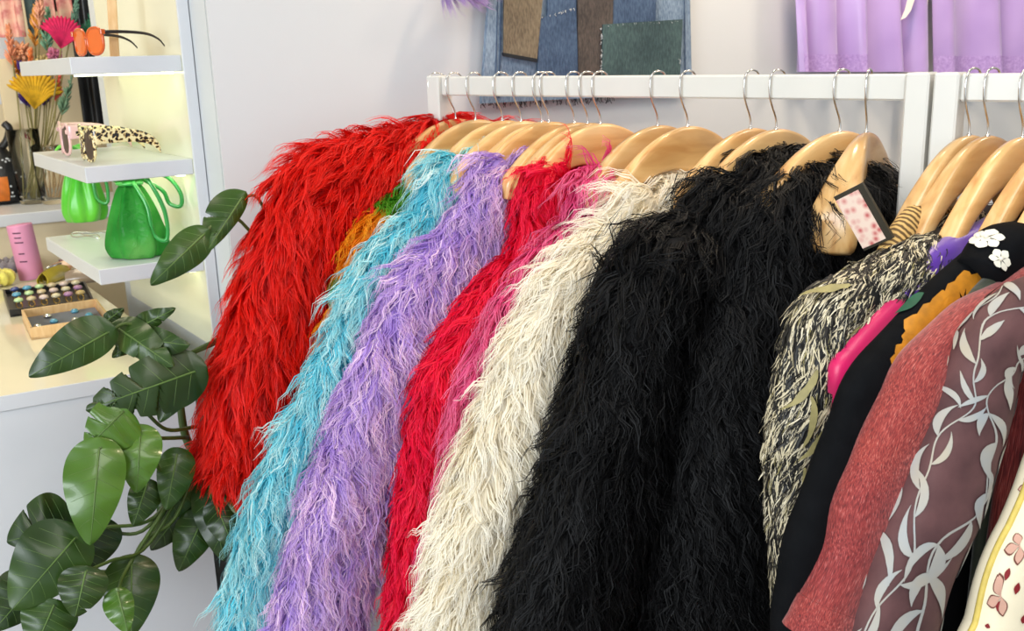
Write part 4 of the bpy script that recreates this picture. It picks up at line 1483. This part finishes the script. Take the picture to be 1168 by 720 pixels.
# things behind the trays
P = at_z(37, 318, CZ_)
t = thing('pink_tube', P, 'tall pink cardboard tube with small dark print standing on the counter', 'box')
M['pinkcard'] = mat('pink card', lin(226, 150, 186), .5, var=.03)
ax = unit(V3(-.09, 0, 1))
MB().lathe(P, [(0, 0), (.036, .001), (.037, .003), (.037, .17), (.036, .174), (0, .175)], 28, axis=ax).build('tube', M['pinkcard'], t)
mb = MB()
cd_ = unit(CAM - P); sd_ = unit(np.cross(Z1, cd_))
for zz, w_ in ((.15, .012), (.135, .010), (.12, .013), (.085, .009), (.06, .011)):
    rowp = []
    for q in np.linspace(-1, 1, 7):
        an = (-.35 + q * w_ / .037)
        dirn = unit(cd_ * V3(1, 1, 0)) * math.cos(an) + sd_ * math.sin(an)
        rowp.append([P + ax * zz + dirn * .0377, P + ax * (zz + .004) + dirn * .0377])
    mb.grid(np.array(rowp))
mb.build('printed_mark', mat('dark print', lin(90, 40, 70), .6, var=.05), t)


def scrunchie(label, P, col, R=.028, r=.014, seed=0):
    th = np.linspace(0, 2 * math.pi, 40, endpoint=False)
    rr = random.Random(seed)
    ph = rr.uniform(0, 6)
    rings = []
    for a in th:
        rad = r * (1 + .25 * math.sin(11 * a + ph))
        c_ = np.asarray(P) + V3(R * math.cos(a), R * math.sin(a), r * 1.26)
        e1 = V3(math.cos(a), math.sin(a), 0)
        q = np.linspace(0, 2 * math.pi, 12, endpoint=False)
        rings.append(c_ + rad * (np.cos(q)[:, None] * e1 + np.sin(q)[:, None] * Z1))
    rings.append(rings[0])
    o = MB().loft(rings, cap=False).build('scrunchie', mat('scrunchie cloth', col, .6, var=.2, scale=60, sheen=.3))
    return tag(o, label, 'scrunchie', 'scrunchies on the counter')


def claw_clip(label, P, col, az_, ln=.09, metal=0., stand=.0):
    t = thing('claw_clip', P, label, 'hair clip', 'hair clips on the counter')
    m = mat('clip acetate', col, .25, var=.15, coat=.5, metal=metal)
    d = azd(az_); s_ = azd(az_ + 90)
    up_ = unit(Z1 + d * stand)
    for sg in (-1, 1):
        g = []
        for u in np.linspace(-1, 1, 13):
            row = []
            for v in np.linspace(0, 1, 7):
                wv_ = (1 - .25 * u * u)
                row.append(np.asarray(P) + d * u * ln / 2 + s_ * sg * (.003 + .022 * math.sin(v * 2.2)) * wv_ + up_ * (.045 * (1 - v) * wv_ + .001))
            g.append(row)
        MB().slab(np.array(g), .003, s_ * sg).build('jaw', m, t)
        mb = MB()
        for u in np.linspace(-.8, .8, 6):
            b_ = np.asarray(P) + d * u * ln / 2 + s_ * sg * .02 + up_ * .004
            mb.tube(np.array([b_ + up_ * .01, b_, b_ - s_ * sg * .018 - Z1 * .0005]), [.003, .0025, .001], 6)
        mb.build('tooth', m, t)
    MB().tube(np.array([np.asarray(P) + d * q * ln * .3 + up_ * .046 for q in (-1, 0, 1)]), .004, 8).build('spring', M['steel'], t)
    return t


scrunchie('dark red scrunchie behind the pink tube', at_z(38, 268, CZ_), lin(150, 34, 26), .035, .02, 1)
scrunchie('teal scrunchie at the left edge of the photo', at_z(3, 280, CZ_), lin(10, 120, 120), .03, .02, 2)
scrunchie('brown orange scrunchie left of the pink tube', at_z(14, 292, CZ_), lin(190, 120, 60), .04, .018, 3)
scrunchie('pale yellow scrunchie at the photo\'s left edge, nearest the black tray', at_z(-2, 326, CZ_), lin(226, 214, 100), .03, .02, 4)
scrunchie('greyish mauve scrunchie between the brown and yellow ones', at_z(10, 312, CZ_), lin(130, 122, 128), .042, .02, 5)
claw_clip('olive gold claw clip standing right of the pink tube', at_z(62, 320, CZ_), lin(176, 156, 40), 10, .12, stand=.2)
claw_clip('tan claw clip between the olive clip and the lower shelf', at_z(82, 312, CZ_), lin(196, 146, 104), 70, .11)
claw_clip('brown grey claw clip lying beside the black tray', at_z(96, 322, CZ_), lin(150, 130, 110), 75, .10)
claw_clip('beige claw clip leaning behind the olive one', at_z(58, 292, CZ_), lin(214, 178, 140), 40, .10)
claw_clip('grey green claw clip in front of the display ledge', at_z(50, 280, CZ_), lin(160, 150, 120), 80, .10)

# ------------------------------------------------------------------ ledge with vases behind the counter
LD = at(25, 243, 3.25)
LZ = float(LD[2])
ledge_c = V3(LD[0], LD[1], 0) + CD * .2 - F60 * .25
t = thing('display_ledge', (ledge_c[0], ledge_c[1], 0), 'white display ledge behind the counter, carrying the dried flowers', 'ledge')
MB().box((ledge_c[0], ledge_c[1], LZ - .02), F60 * .62, CD * .21, Z1 * .02, bev=.002).build('ledge_top', M['white'], t)
MB().box((ledge_c[0], ledge_c[1], (LZ - .04) / 2), F60 * .60, CD * .19, Z1 * (LZ - .04) / 2, bev=.002).build('ledge_body', M['cream wall'], t)
k = NT('clear glass'); k.b.inputs['Transmission Weight'].default_value = 1; k.b.inputs['Roughness'].default_value = .02; k.b.inputs['IOR'].default_value = 1.2; k.b.inputs['Base Color'].default_value = (.96, .97, .95, 1)
M['glass'] = k.m


def vase(P, h, r_, label):
    t = thing('glass_vase', P, label, 'vase', 'glass vases of dried flowers')
    MB().lathe(P, [(0, 0), (r_ * .8, .001), (r_ * .85, .01), (r_, h * .5), (r_ * 1.05, h), (r_ * 1.02, h), (r_ * .96, h * .5), (r_ * .78, .014), (0, .012)], 24).build('glass_body', M['glass'], t)
    return t


def plume(P, top, col, r_, label, kind, seed):
    "a dried stem with a feathery or rounded head"
    t = thing('dried_flower', P, label, 'dried flower', 'dried flowers in the glass vases')
    m = mat('dried petals', col, .8, var=.25, scale=50)
    ms = mat('dried stem', lin(140, 130, 80), .8, var=.2)
    P, top = np.asarray(P), np.asarray(top)
    mid = (P + top) / 2 + V3(.01, 0, 0)
    MB().tube(spline([P, mid, top], 12), .0025, 6).build('stem', ms, t)
    d = unit(top - mid)
    mb = MB()
    r = random.Random(seed)
    if kind == 'plume':
        ln = r_ * 4.5
        for q in range(60):
            u = r.random(); a = r.uniform(0, 6.28)
            b = top - d * ln * .5 + d * ln * u
            e = unit(V3(math.cos(a), math.sin(a), .0) + d * 1.2)
            w_ = r_ * (1 - .75 * u) * 1.3
            mb.tube(np.array([b, b + e * w_ * .6, b + e * w_ + d * .004]), [.003, .0035, .0008], 5)
    elif kind == 'fan':
        for q in range(15):
            a = (q / 14 - .5) * 2.4
            s_ = unit(np.cross(d, N_BACK))
            e = d * math.cos(a) + s_ * math.sin(a)
            mb.tube(np.array([top - d * r_ * .6, top + e * r_ * .8, top + e * r_ * 1.4, top + e * r_ * 1.6]), [.003, .008, .007, .002], 6)
    else:
        for q in range(70):
            a = r.uniform(0, 6.28); zz = r.uniform(-1, 1)
            e = V3(math.cos(a) * math.sqrt(1 - zz * zz), math.sin(a) * math.sqrt(1 - zz * zz), zz)
            mb.tube(np.array([top, top + e * r_ * .7, top + e * r_]), [.002, r_ * .16, .001], 5)
    mb.build('flower_head', m, t)


def lp(x, d_=3.35): return at_z(x, 232, LZ + .0005) * V3(1, 1, 0) + V3(0, 0, LZ + .0005)


VB = lp(38)
vase(VB, .26, .05, 'tall glass vase holding the bouquet of dried flowers on the ledge')
VB2 = lp(63)
vase(VB2, .20, .05, 'glass vase of bare twigs next to the bouquet, under the middle shelf')
VD = float((VB - CAM) @ FW)
fl = [(12, 52, lin(236, 150, 110), .03, 'peach plume at the far left of the bouquet', 'plume'), (24, 60, lin(240, 170, 130), .045, 'pale peach round flower low in the bouquet', 'ball'),
      (40, 30, lin(230, 160, 70), .035, 'orange yellow plume in the middle of the bouquet', 'plume'), (45, 12, lin(236, 170, 140), .03, 'tall peach plume at the top of the bouquet', 'plume'),
      (54, 35, lin(120, 170, 140), .035, 'soft green plume beside the pink fan flower', 'plume'), (71, 45, lin(214, 30, 90), .05, 'hot pink fan-shaped flower', 'fan'),
      (84, 22, lin(110, 150, 130), .03, 'grey green plume behind the pink fan flower', 'plume'), (101, 32, lin(60, 140, 110), .035, 'teal green plume at the right of the bouquet', 'plume'),
      (27, 98, lin(60, 30, 110), .035, 'dark purple plume at the left, below the top shelf', 'plume'), (52, 96, lin(66, 34, 120), .035, 'dark purple plume in the middle, below the top shelf', 'plume'),
      (40, 112, lin(210, 160, 20), .06, 'mustard yellow fan flower hanging low over the vase', 'fan'), (66, 98, lin(226, 100, 80), .025, 'coral plume right of the purple ones', 'plume'),
      (22, 76, lin(230, 150, 40), .03, 'orange round flower at the left below the peach one', 'ball'), (76, 110, lin(110, 140, 110), .03, 'long grey green leaf plume right of the vase', 'plume'),
      (50, 70, lin(220, 200, 140), .028, 'straw coloured round flower in the middle of the bouquet', 'ball'), (36, 80, lin(226, 120, 60), .03, 'burnt orange plume in the bouquet', 'plume'),
      (62, 62, lin(206, 120, 150), .028, 'dusty pink round flower under the pink fan', 'ball')]
for i, (x, y, col, r_, lb, kd) in enumerate(fl):
    top = at(x, y, VD + ((i * 7) % 5 - 2) * .03)
    plume(VB + V3(((i * 5) % 7 - 3) * .008, ((i * 3) % 5 - 2) * .008, .014), top, col, r_, lb, kd, i)
M['twig'] = mat('dry twig', lin(170, 140, 100), .8, var=.2)
for i in range(7):
    top = at(50 + i * 5, 165 + (i * 13) % 30, VD)
    b = VB2 + V3((i - 3) * .007, 0, .014)
    mb = MB().tube(spline([b, (b + top) / 2 + V3(.01 * (i % 3 - 1), 0, 0), top], 10), [.003] * 9 + [.0015], 6)
    o = mb.build('dried_twig', M['twig']); tag(o, 'bare dry twig standing in the smaller glass vase', 'twig', 'bare twigs in the smaller vase')

# black dotted pouch at the left edge
P = lp(6)
t = thing('dotted_pouch', P, 'black pouch with white dots and an orange front, at the left edge on the ledge', 'bag')
mb = MB().lathe(P, [(0, 0), (.055, .004), (.075, .04), (.078, .09), (.06, .15), (.035, .185), (.026, .2), (0, .205)], 28)
mb.build('pouch', M['black'], t)
a = P + V3(.01, 0, .19)
MB().tube(spline([a, a + V3(.03, 0, .03), a + V3(.045, 0, .07), a + V3(.03, 0, .09)], 14), .013, 10).build('handle', M['black'], t)
mb = MB()
cdir = unit((CAM - P) * V3(1, 1, 0)); sdir = unit(np.cross(Z1, cdir))
rr = random.Random(3)
prof_r = lambda z: np.interp(z, [0, .004, .04, .09, .15, .185, .2], [0, .055, .075, .078, .06, .035, .026])
for q in range(26):
    an = rr.uniform(-1.4, 1.4); zz = rr.uniform(.02, .17)
    e = cdir * math.cos(an) + sdir * math.sin(an)
    mb.lathe(P + Z1 * zz + e * (prof_r(zz) - .0005), [(0, -.001), (.004, 0), (.004, .001), (0, .002)], 8, axis=e)
mb.build('white_dot', M['white'], t)
mb = MB()
g = []
for zz in np.linspace(.015, .10, 8):
    row = []
    for an in np.linspace(-.9, .25, 10):
        e = cdir * math.cos(an) + sdir * math.sin(an)
        row.append(P + Z1 * zz + e * (prof_r(zz) + .003))
    g.append(row)
mb.grid(np.array(g)); mb.build('orange_panel', mat('orange leather', lin(206, 110, 30), .5, var=.2, scale=30), t, label='orange front panel')

# pillar and hangings further back
P = at(25, 190, 3.5) + CD * .06
mb = MB(); mb.box((P[0], P[1], LZ + .25), F60 * .028, CD * .02, Z1 * .249, bev=.002)
o = mb.build('display_post', M['cream wall']); tag(o, 'beige square post standing on the ledge behind the vases', 'post')


def hanging(name, label, cat, x0, x1, y0, y1, dep, m, folds=3, seed=0):
    a, b = at(x0, y0, dep), at(x1, y0, dep)
    zb = at((x0 + x1) / 2, y1, dep)[2]
    n, m_ = 14, 22
    g = np.zeros((n, m_, 3))
    for i in range(n):
        for j in range(m_):
            u, v = j / (m_ - 1), i / (n - 1)
            p = a * (1 - u) + b * u
            p = np.array([p[0], p[1], a[2] * (1 - v) + zb * v])
            g[i, j] = p + V3(0, .015 * math.sin(u * folds * 6.28 + seed) * (.4 + .6 * v), 0)
    o = MB().slab(g, .004, V3(0, -1, 0)).build(name, m)
    return tag(o, label, cat)


k = NT('pink flowered cloth')
tc = k.n('ShaderNodeTexCoord'); nz = k.n('ShaderNodeTexNoise', Scale=26., Detail=3.); k.l(tc.outputs['Object'], nz.inputs['Vector'])
k.l(k.ramp(nz.outputs['Fac'], [(.35, lin(236, 200, 176)), (.5, lin(232, 176, 160)), (.62, lin(206, 120, 120)), (.7, lin(190, 190, 150))]), k.b.inputs['Base Color'])
k.b.inputs['Roughness'].default_value = .8
M['pinkcloth'] = k.m
hanging('hanging_dress', 'pink flowered dress hanging at the top left corner', 'dress', -14, 18, -40, 42, 3.5, M['pinkcloth'], 2)
hanging('hanging_jeans', 'dark blue grey jeans hanging between two pink garments, top left', 'jeans', 20, 38, -40, 44, 3.52, M['d_green'], 1, 1)
hanging('hanging_scarf', 'pale pink flowered scarf hanging behind the bouquet', 'scarf', 39, 54, -40, 34, 3.56, M['pinkcloth'], 1, 2)
hanging('hanging_scarf', 'dusty pink flowered scarf hanging right of the tall peach plume', 'scarf', 58, 76, -40, 30, 3.56, M['pinkcloth'], 1, 3)
hanging('hanging_trousers', 'black trousers hanging behind the shelves, right of the bouquet', 'trousers', 72, 103, -40, 168, 3.58, M['black'], 2, 4)
hanging('hanging_shirt', 'dark shirt hanging behind the orange sunglasses, above the top shelf', 'shirt', 52, 90, -40, 12, 3.62, M['d_dark'], 2, 5)
mb = MB(); P = at(8, 80, 3.7); mb.box(P, F60 * .075, CD * .006, Z1 * .125, bev=.002)
o = mb.build('cream_panel', M['white']); tag(o, 'cream panel at the left edge above the post', 'panel')
mb = MB(); a, b = at(128, 62, 2.42), at(140, -60, 2.46)
P = shp(0, .20, .075, .001)
mb.box(P + Z1 * .16 + S35 * .0, V3(.009, .004, 0), V3(-.003, .006, 0), V3(.012, 0, .16), bev=.002)
o = mb.build('wooden_easel', M['lightwood']); tag(o, 'pale wooden strip leaning upright on the top shelf', 'easel')

# ------------------------------------------------------------------ monstera
M['leaf'] = None
k = NT('monstera leaf')
tc = k.n('ShaderNodeTexCoord'); nz = k.n('ShaderNodeTexNoise', Scale=6., Detail=3.); k.l(tc.outputs['Object'], nz.inputs['Vector'])
oi = k.n('ShaderNodeObjectInfo')
c1 = k.ramp(nz.outputs['Fac'], [(.3, lin(26, 50, 12)), (.7, lin(54, 84, 22))])
hs = k.n('ShaderNodeHueSaturation'); mr = k.n('ShaderNodeMapRange'); mr.inputs['To Min'].default_value = .65; mr.inputs['To Max'].default_value = 1.35
k.l(oi.outputs['Random'], mr.inputs[0]); k.l(mr.outputs[0], hs.inputs['Value']); k.l(c1, hs.inputs['Color'])
k.l(hs.outputs[0], k.b.inputs['Base Color'])
k.b.inputs['Roughness'].default_value = .36; k.b.inputs['Coat Weight'].default_value = .08
tr_ = k.n('ShaderNodeBsdfTranslucent'); k.l(hs.outputs[0], tr_.inputs[0]); ms = k.n('ShaderNodeMixShader'); ms.inputs[0].default_value = .15
k.l(k.b.outputs[0], ms.inputs[1]); k.l(tr_.outputs[0], ms.inputs[2]); k.l(ms.outputs[0], k.out.inputs[0])
M['leaf'] = k.m
k = NT('young monstera leaf')
tc = k.n('ShaderNodeTexCoord'); nz = k.n('ShaderNodeTexNoise', Scale=7., Detail=3.); k.l(tc.outputs['Object'], nz.inputs['Vector'])
k.l(k.ramp(nz.outputs['Fac'], [(.3, lin(52, 88, 16)), (.7, lin(80, 118, 30))]), k.b.inputs['Base Color'])
k.b.inputs['Roughness'].default_value = .32; k.b.inputs['Coat Weight'].default_value = .2
M['youngleaf'] = k.m
M['stem'] = mat('green stem', lin(70, 92, 34), .45, var=.2, scale=20)
M['vein'] = mat('pale leaf vein', lin(84, 112, 50), .45, var=.1)
M['potm'] = mat('terracotta pot', lin(176, 112, 82), .7, var=.1)
M['soil'] = mat('dark soil', lin(48, 36, 28), .95, var=.3, scale=60, bump=.6)

crown = at(222, 520, 2.0)
pot_c = at(318, 690, 1.98); pot_c = V3(pot_c[0], pot_c[1], 0)
PLANT = thing('monstera_plant', pot_c, 'tall monstera plant with glossy split leaves in front of the white counter', 'plant')
MB().lathe(pot_c, [(0, 0), (.085, .002), (.09, .01), (.105, .42), (.112, .45), (.112, .47), (.104, .47), (.10, .43), (0, .43)], 32).build('pot', M['potm'], PLANT)
MB().lathe(pot_c + Z1 * .432, [(0, 0), (.098, .0), (.097, .008), (.04, .012), (0, .012)], 24).build('soil', M['soil'], PLANT)
main_top = pot_c + Z1 * .44
MB().tube(spline([main_top, (main_top * .6 + crown * .4) + V3(.02, 0, .03), crown, crown + V3(-.02, .01, .10), crown + V3(-.01, .02, .24)], 30), np.linspace(.012, .006, 30), 10).build('main_stem', M['stem'], PLANT)


def leaf(base, tip, db, dt, wl, wr, bend=.12, fold=.25, slits=(), young=False, twist=0., stem=None, sag=0., heart=.12):
    """base and tip in photo pixels with their distances; wl and wr half widths in pixels to the left and right of the midrib
    walking from base to tip; slits = list of (position, side) of the cuts"""
    B, T = at(*base, db), at(*tip, dt)
    ax = T - B; L = np.linalg.norm(ax); ax = ax / L
    mid = (B + T) / 2
    n0 = unit(CAM - mid)
    n0 = unit(n0 - ax * (n0 @ ax))
    sd = unit(np.cross(ax, n0))                 # to the viewer's right when walking away from the viewer's up
    c, s = math.cos(twist), math.sin(twist)
    nn, sd = n0 * c + sd * s, sd * c - n0 * s
    px = ((db + dt) / 2) / FPX
    nu, nv = 97, 13
    us = np.linspace(-heart, 1, nu)
    g = np.zeros((nu, nv, 3)); N_ = np.zeros((nu, nv, 3))
    for i, u in enumerate(us):
        uu = (u + heart) / (1 + heart)
        w_ = (math.sin(math.pi * min(1, uu ** .72)) ** .62) * (1 - .25 * uu)
        w_ = max(w_, .01) * 1.14
        for j in range(nv):
            v = (j / (nv - 1)) * 2 - 1
            W = (wr if v > 0 else wl) * px * w_
            for (us_, sd_) in slits:
                if sd_ * v > 0:
                    dd = (u - us_ - .12 * abs(v)) / .021
                    W *= 1 - .84 * math.exp(-dd ** 4) * (1 if abs(v) > .15 else 0)
            cu = max(u, 0)
            p = B + ax * L * (u - (.10 * (1 - uu) ** 2 * 0)) + ax * L * .10 * abs(v) * (1 - uu) * 0
            p = p + nn * bend * L * math.sin(math.pi * max(0, min(1, u))) - nn * fold * W * abs(v) ** 1.6 + sd * W * v
            p = p + nn * .0028 * math.sin(u * 17 + (2 if v > 0 else 0)) * abs(v) - Z1 * sag * L * u * u
            g[i, j] = p
    tt = unit(np.gradient(g, axis=0)); ss = unit(np.gradient(g, axis=1))
    N_ = unit(np.cross(tt, ss)); N_ = N_ * np.sign((N_ * nn).sum(-1, keepdims=True) + 1e-9)
    o = MB().slab(g, .0012, N_).build('leaf', M['youngleaf'] if young else M['leaf'], PLANT)
    mb = MB().tube(g[int(nu * heart / (1 + heart)):-3, nv // 2] + N_[int(nu * heart / (1 + heart)):-3, nv // 2] * .0008, np.linspace(.0022, .0006, nu - 3 - int(nu * heart / (1 + heart))), 6)
    for q in range(6):
        for sg in (-1, 1):
            i0 = int(nu * (.14 + .12 * q)); j0 = nv // 2
            pts = [g[min(nu - 1, i0 + 2 * k_), j0 + sg * k_] + N_[min(nu - 1, i0 + 2 * k_), j0 + sg * k_] * .0005 for k_ in range(0, 6)]
            mb.tube(np.array(pts), [.0006, .0006, .0005, .0004, .0004, .0003], 5)
    mb.build('midrib', M['vein'], o)
    if stem is not None:
        pts = [np.asarray(stem[0])] + [at(*q) for q in stem[1:]] + [B]
        MB().tube(spline(pts, 22), np.linspace(.0042, .003, 22), 8).build('stalk', M['stem'], PLANT)
    return o


cr2 = crown + V3(-.015, .015, .20)
S_ = lambda k_: crown + V3(-.01 * (k_ % 3 - 1), .008 * (k_ % 2), .02 * k_)
leaf((232, 268), (172, 325), 1.86, 1.80, 20, 20, .10, .35, stem=(cr2, (300, 360, 2.0), (300, 290, 1.99), (262, 244, 1.93)))
leaf((276, 226), (234, 290), 1.92, 1.86, 10, 26, .05, .5, [(.35, 1), (.6, 1)], stem=(cr2, (304, 350, 2.0), (310, 270, 2.0), (294, 226, 1.97)))
leaf((122, 380), (33, 430), 1.82, 1.76, 20, 30, .12, .2, stem=(cr2, (200, 400, 1.90), (150, 370, 1.86)), sag=-.0)
leaf((122, 366), (141, 352), 1.88, 1.88, 8, 8, .1, .2, stem=(cr2, (190, 420, 1.92), (140, 378, 1.90)))
leaf((134, 374), (198, 418), 1.86, 1.84, 22, 18, .12, .3, [(.4, 1), (.6, -1)], stem=(cr2, (180, 430, 1.92)))
leaf((158, 374), (200, 352), 1.88, 1.87, 13, 9, .15, .3, [(.5, 1)])
leaf((150, 386), (216, 394), 1.87, 1.86, 17, 22, .12, .3, stem=(cr2, (190, 420, 1.92)))
leaf((160, 384), (128, 408), 1.87, 1.85, 9, 12, .1, .3)
leaf((222, 424), (98, 468), 1.87, 1.79, 34, 34, .12, .25, [(.3, -1), (.45, 1), (.5, -1), (.64, 1), (.70, -1), (.82, 1)], stem=(cr2, (226, 440, 1.95)))
leaf((222, 424), (182, 482), 1.89, 1.86, 14, 24, .08, .3, [(.4, 1)])
leaf((140, 470), (98, 512), 1.80, 1.77, 34, 26, .15, .25, [(.35, 1), (.62, 1)], young=True, stem=(S_(3), (190, 490, 1.90), (160, 466, 1.84)))
leaf((113, 512), (103, 622), 1.76, 1.74, 30, 34, .12, .25, young=True, stem=(S_(2), (180, 500, 1.88), (140, 498, 1.80)))
leaf((160, 492), (156, 562), 1.82, 1.80, 24, 24, .15, .2, young=True, stem=(S_(1), (188, 540, 1.92), (172, 512, 1.85)))
leaf((202, 518), (190, 582), 1.92, 1.90, 22, 18, .1, .3, stem=(S_(0), (212, 540, 1.97)))
leaf((168, 552), (152, 600), 1.90, 1.88, 20, 16, .1, .3, stem=(S_(0), (200, 570, 1.96)))
leaf((78, 600), (8, 618), 1.84, 1.78, 24, 42, .12, .25, [(.5, 1)], stem=(S_(1), (170, 600, 1.92), (120, 606, 1.88)))
leaf((86, 614), (14, 696), 1.78, 1.72, 34, 46, .12, .22, stem=(S_(0), (176, 590, 1.92), (120, 602, 1.84)))
leaf((110, 596), (96, 654), 1.86, 1.84, 30, 22, .1, .3)
leaf((98, 652), (86, 704), 1.74, 1.72, 26, 26, .12, .25, [(.7, -1)], stem=(S_(0), (170, 620, 1.9), (126, 640, 1.8)))
leaf((150, 642), (150, 726), 1.86, 1.82, 30, 30, .1, .3, stem=(S_(0), (200, 590, 1.95), (165, 616, 1.9)))
leaf((134, 676), (146, 722), 1.76, 1.74, 14, 18, .1, .3, young=True, stem=(S_(0), (150, 640, 1.86)))
leaf((42, 664), (-8, 720), 1.82, 1.76, 24, 34, .1, .3, stem=(S_(0), (150, 640, 1.9), (80, 650, 1.86)))
leaf((62, 690), (40, 740), 1.74, 1.72, 30, 30, .1, .3)
leaf((215, 540), (182, 600), 2.0, 1.98, 22, 20, .1, .3, stem=(S_(0),))
leaf((225, 560), (172, 628), 2.02, 2.0, 22, 22, .1, .3, [(.5, 1)], stem=(S_(0),))
leaf((238, 556), (256, 640), 2.0, 1.98, 22, 22, .1, .3, stem=(S_(0),))
leaf((232, 590), (204, 652), 2.0, 1.98, 20, 24, .1, .3, stem=(S_(0),))
leaf((246, 574), (268, 628), 1.98, 1.96, 18, 18, .1, .3, stem=(S_(0),))
# ------------------------------------------------------------------ light
w = bpy.data.worlds.new('daylight'); scene.world = w
w.use_nodes = True
w.node_tree.nodes['Background'].inputs[0].default_value = (.86, .93, 1, 1)
w.node_tree.nodes['Background'].inputs[1].default_value = 1.0


def area(name, loc, target, size, power, col=(1, 1, 1)):
    d = bpy.data.lights.new(name, 'AREA')
    d.shape = 'RECTANGLE'; d.size, d.size_y = size
    d.energy = power; d.color = col
    o = bpy.data.objects.new(name, d); COL.objects.link(o)
    o.location = loc
    o.rotation_euler = (Vector(target) - Vector(loc)).to_track_quat('-Z', 'Y').to_euler()
    return o


area('shop_window_light', (-2.6, -2.5, 2.0), (.1, 1.9, 1.0), (2.6, 1.8), 175, (.88, .945, 1))
area('overhead_fill_light', (.5, .6, 2.9), (.4, 1.3, 0), (1.6, 1.2), 40, (1, .96, .9))  # unseen overhead lamp, added to brighten the room under the ceiling
area('warm_spot_light', (2.3, 2.2, 2.85), (1.6, 3.0, 1.0), (.5, .5), 22, (1, .84, .66))
area('wall_spot_light', (.75, 2.15, 2.9), (.95, 2.95, 1.5), (.3, .3), 30, (1, .78, .54))
area('display_bay_light', (-1.6, 2.6, 2.85), (-1.5, 2.9, 0), (.8, .8), 18, (1, .88, .66))
vs = scene.view_settings
vs.view_transform = 'Standard'; vs.look = 'None'; vs.gamma = 1; vs.use_curve_mapping = False
vs.exposure = -0.08
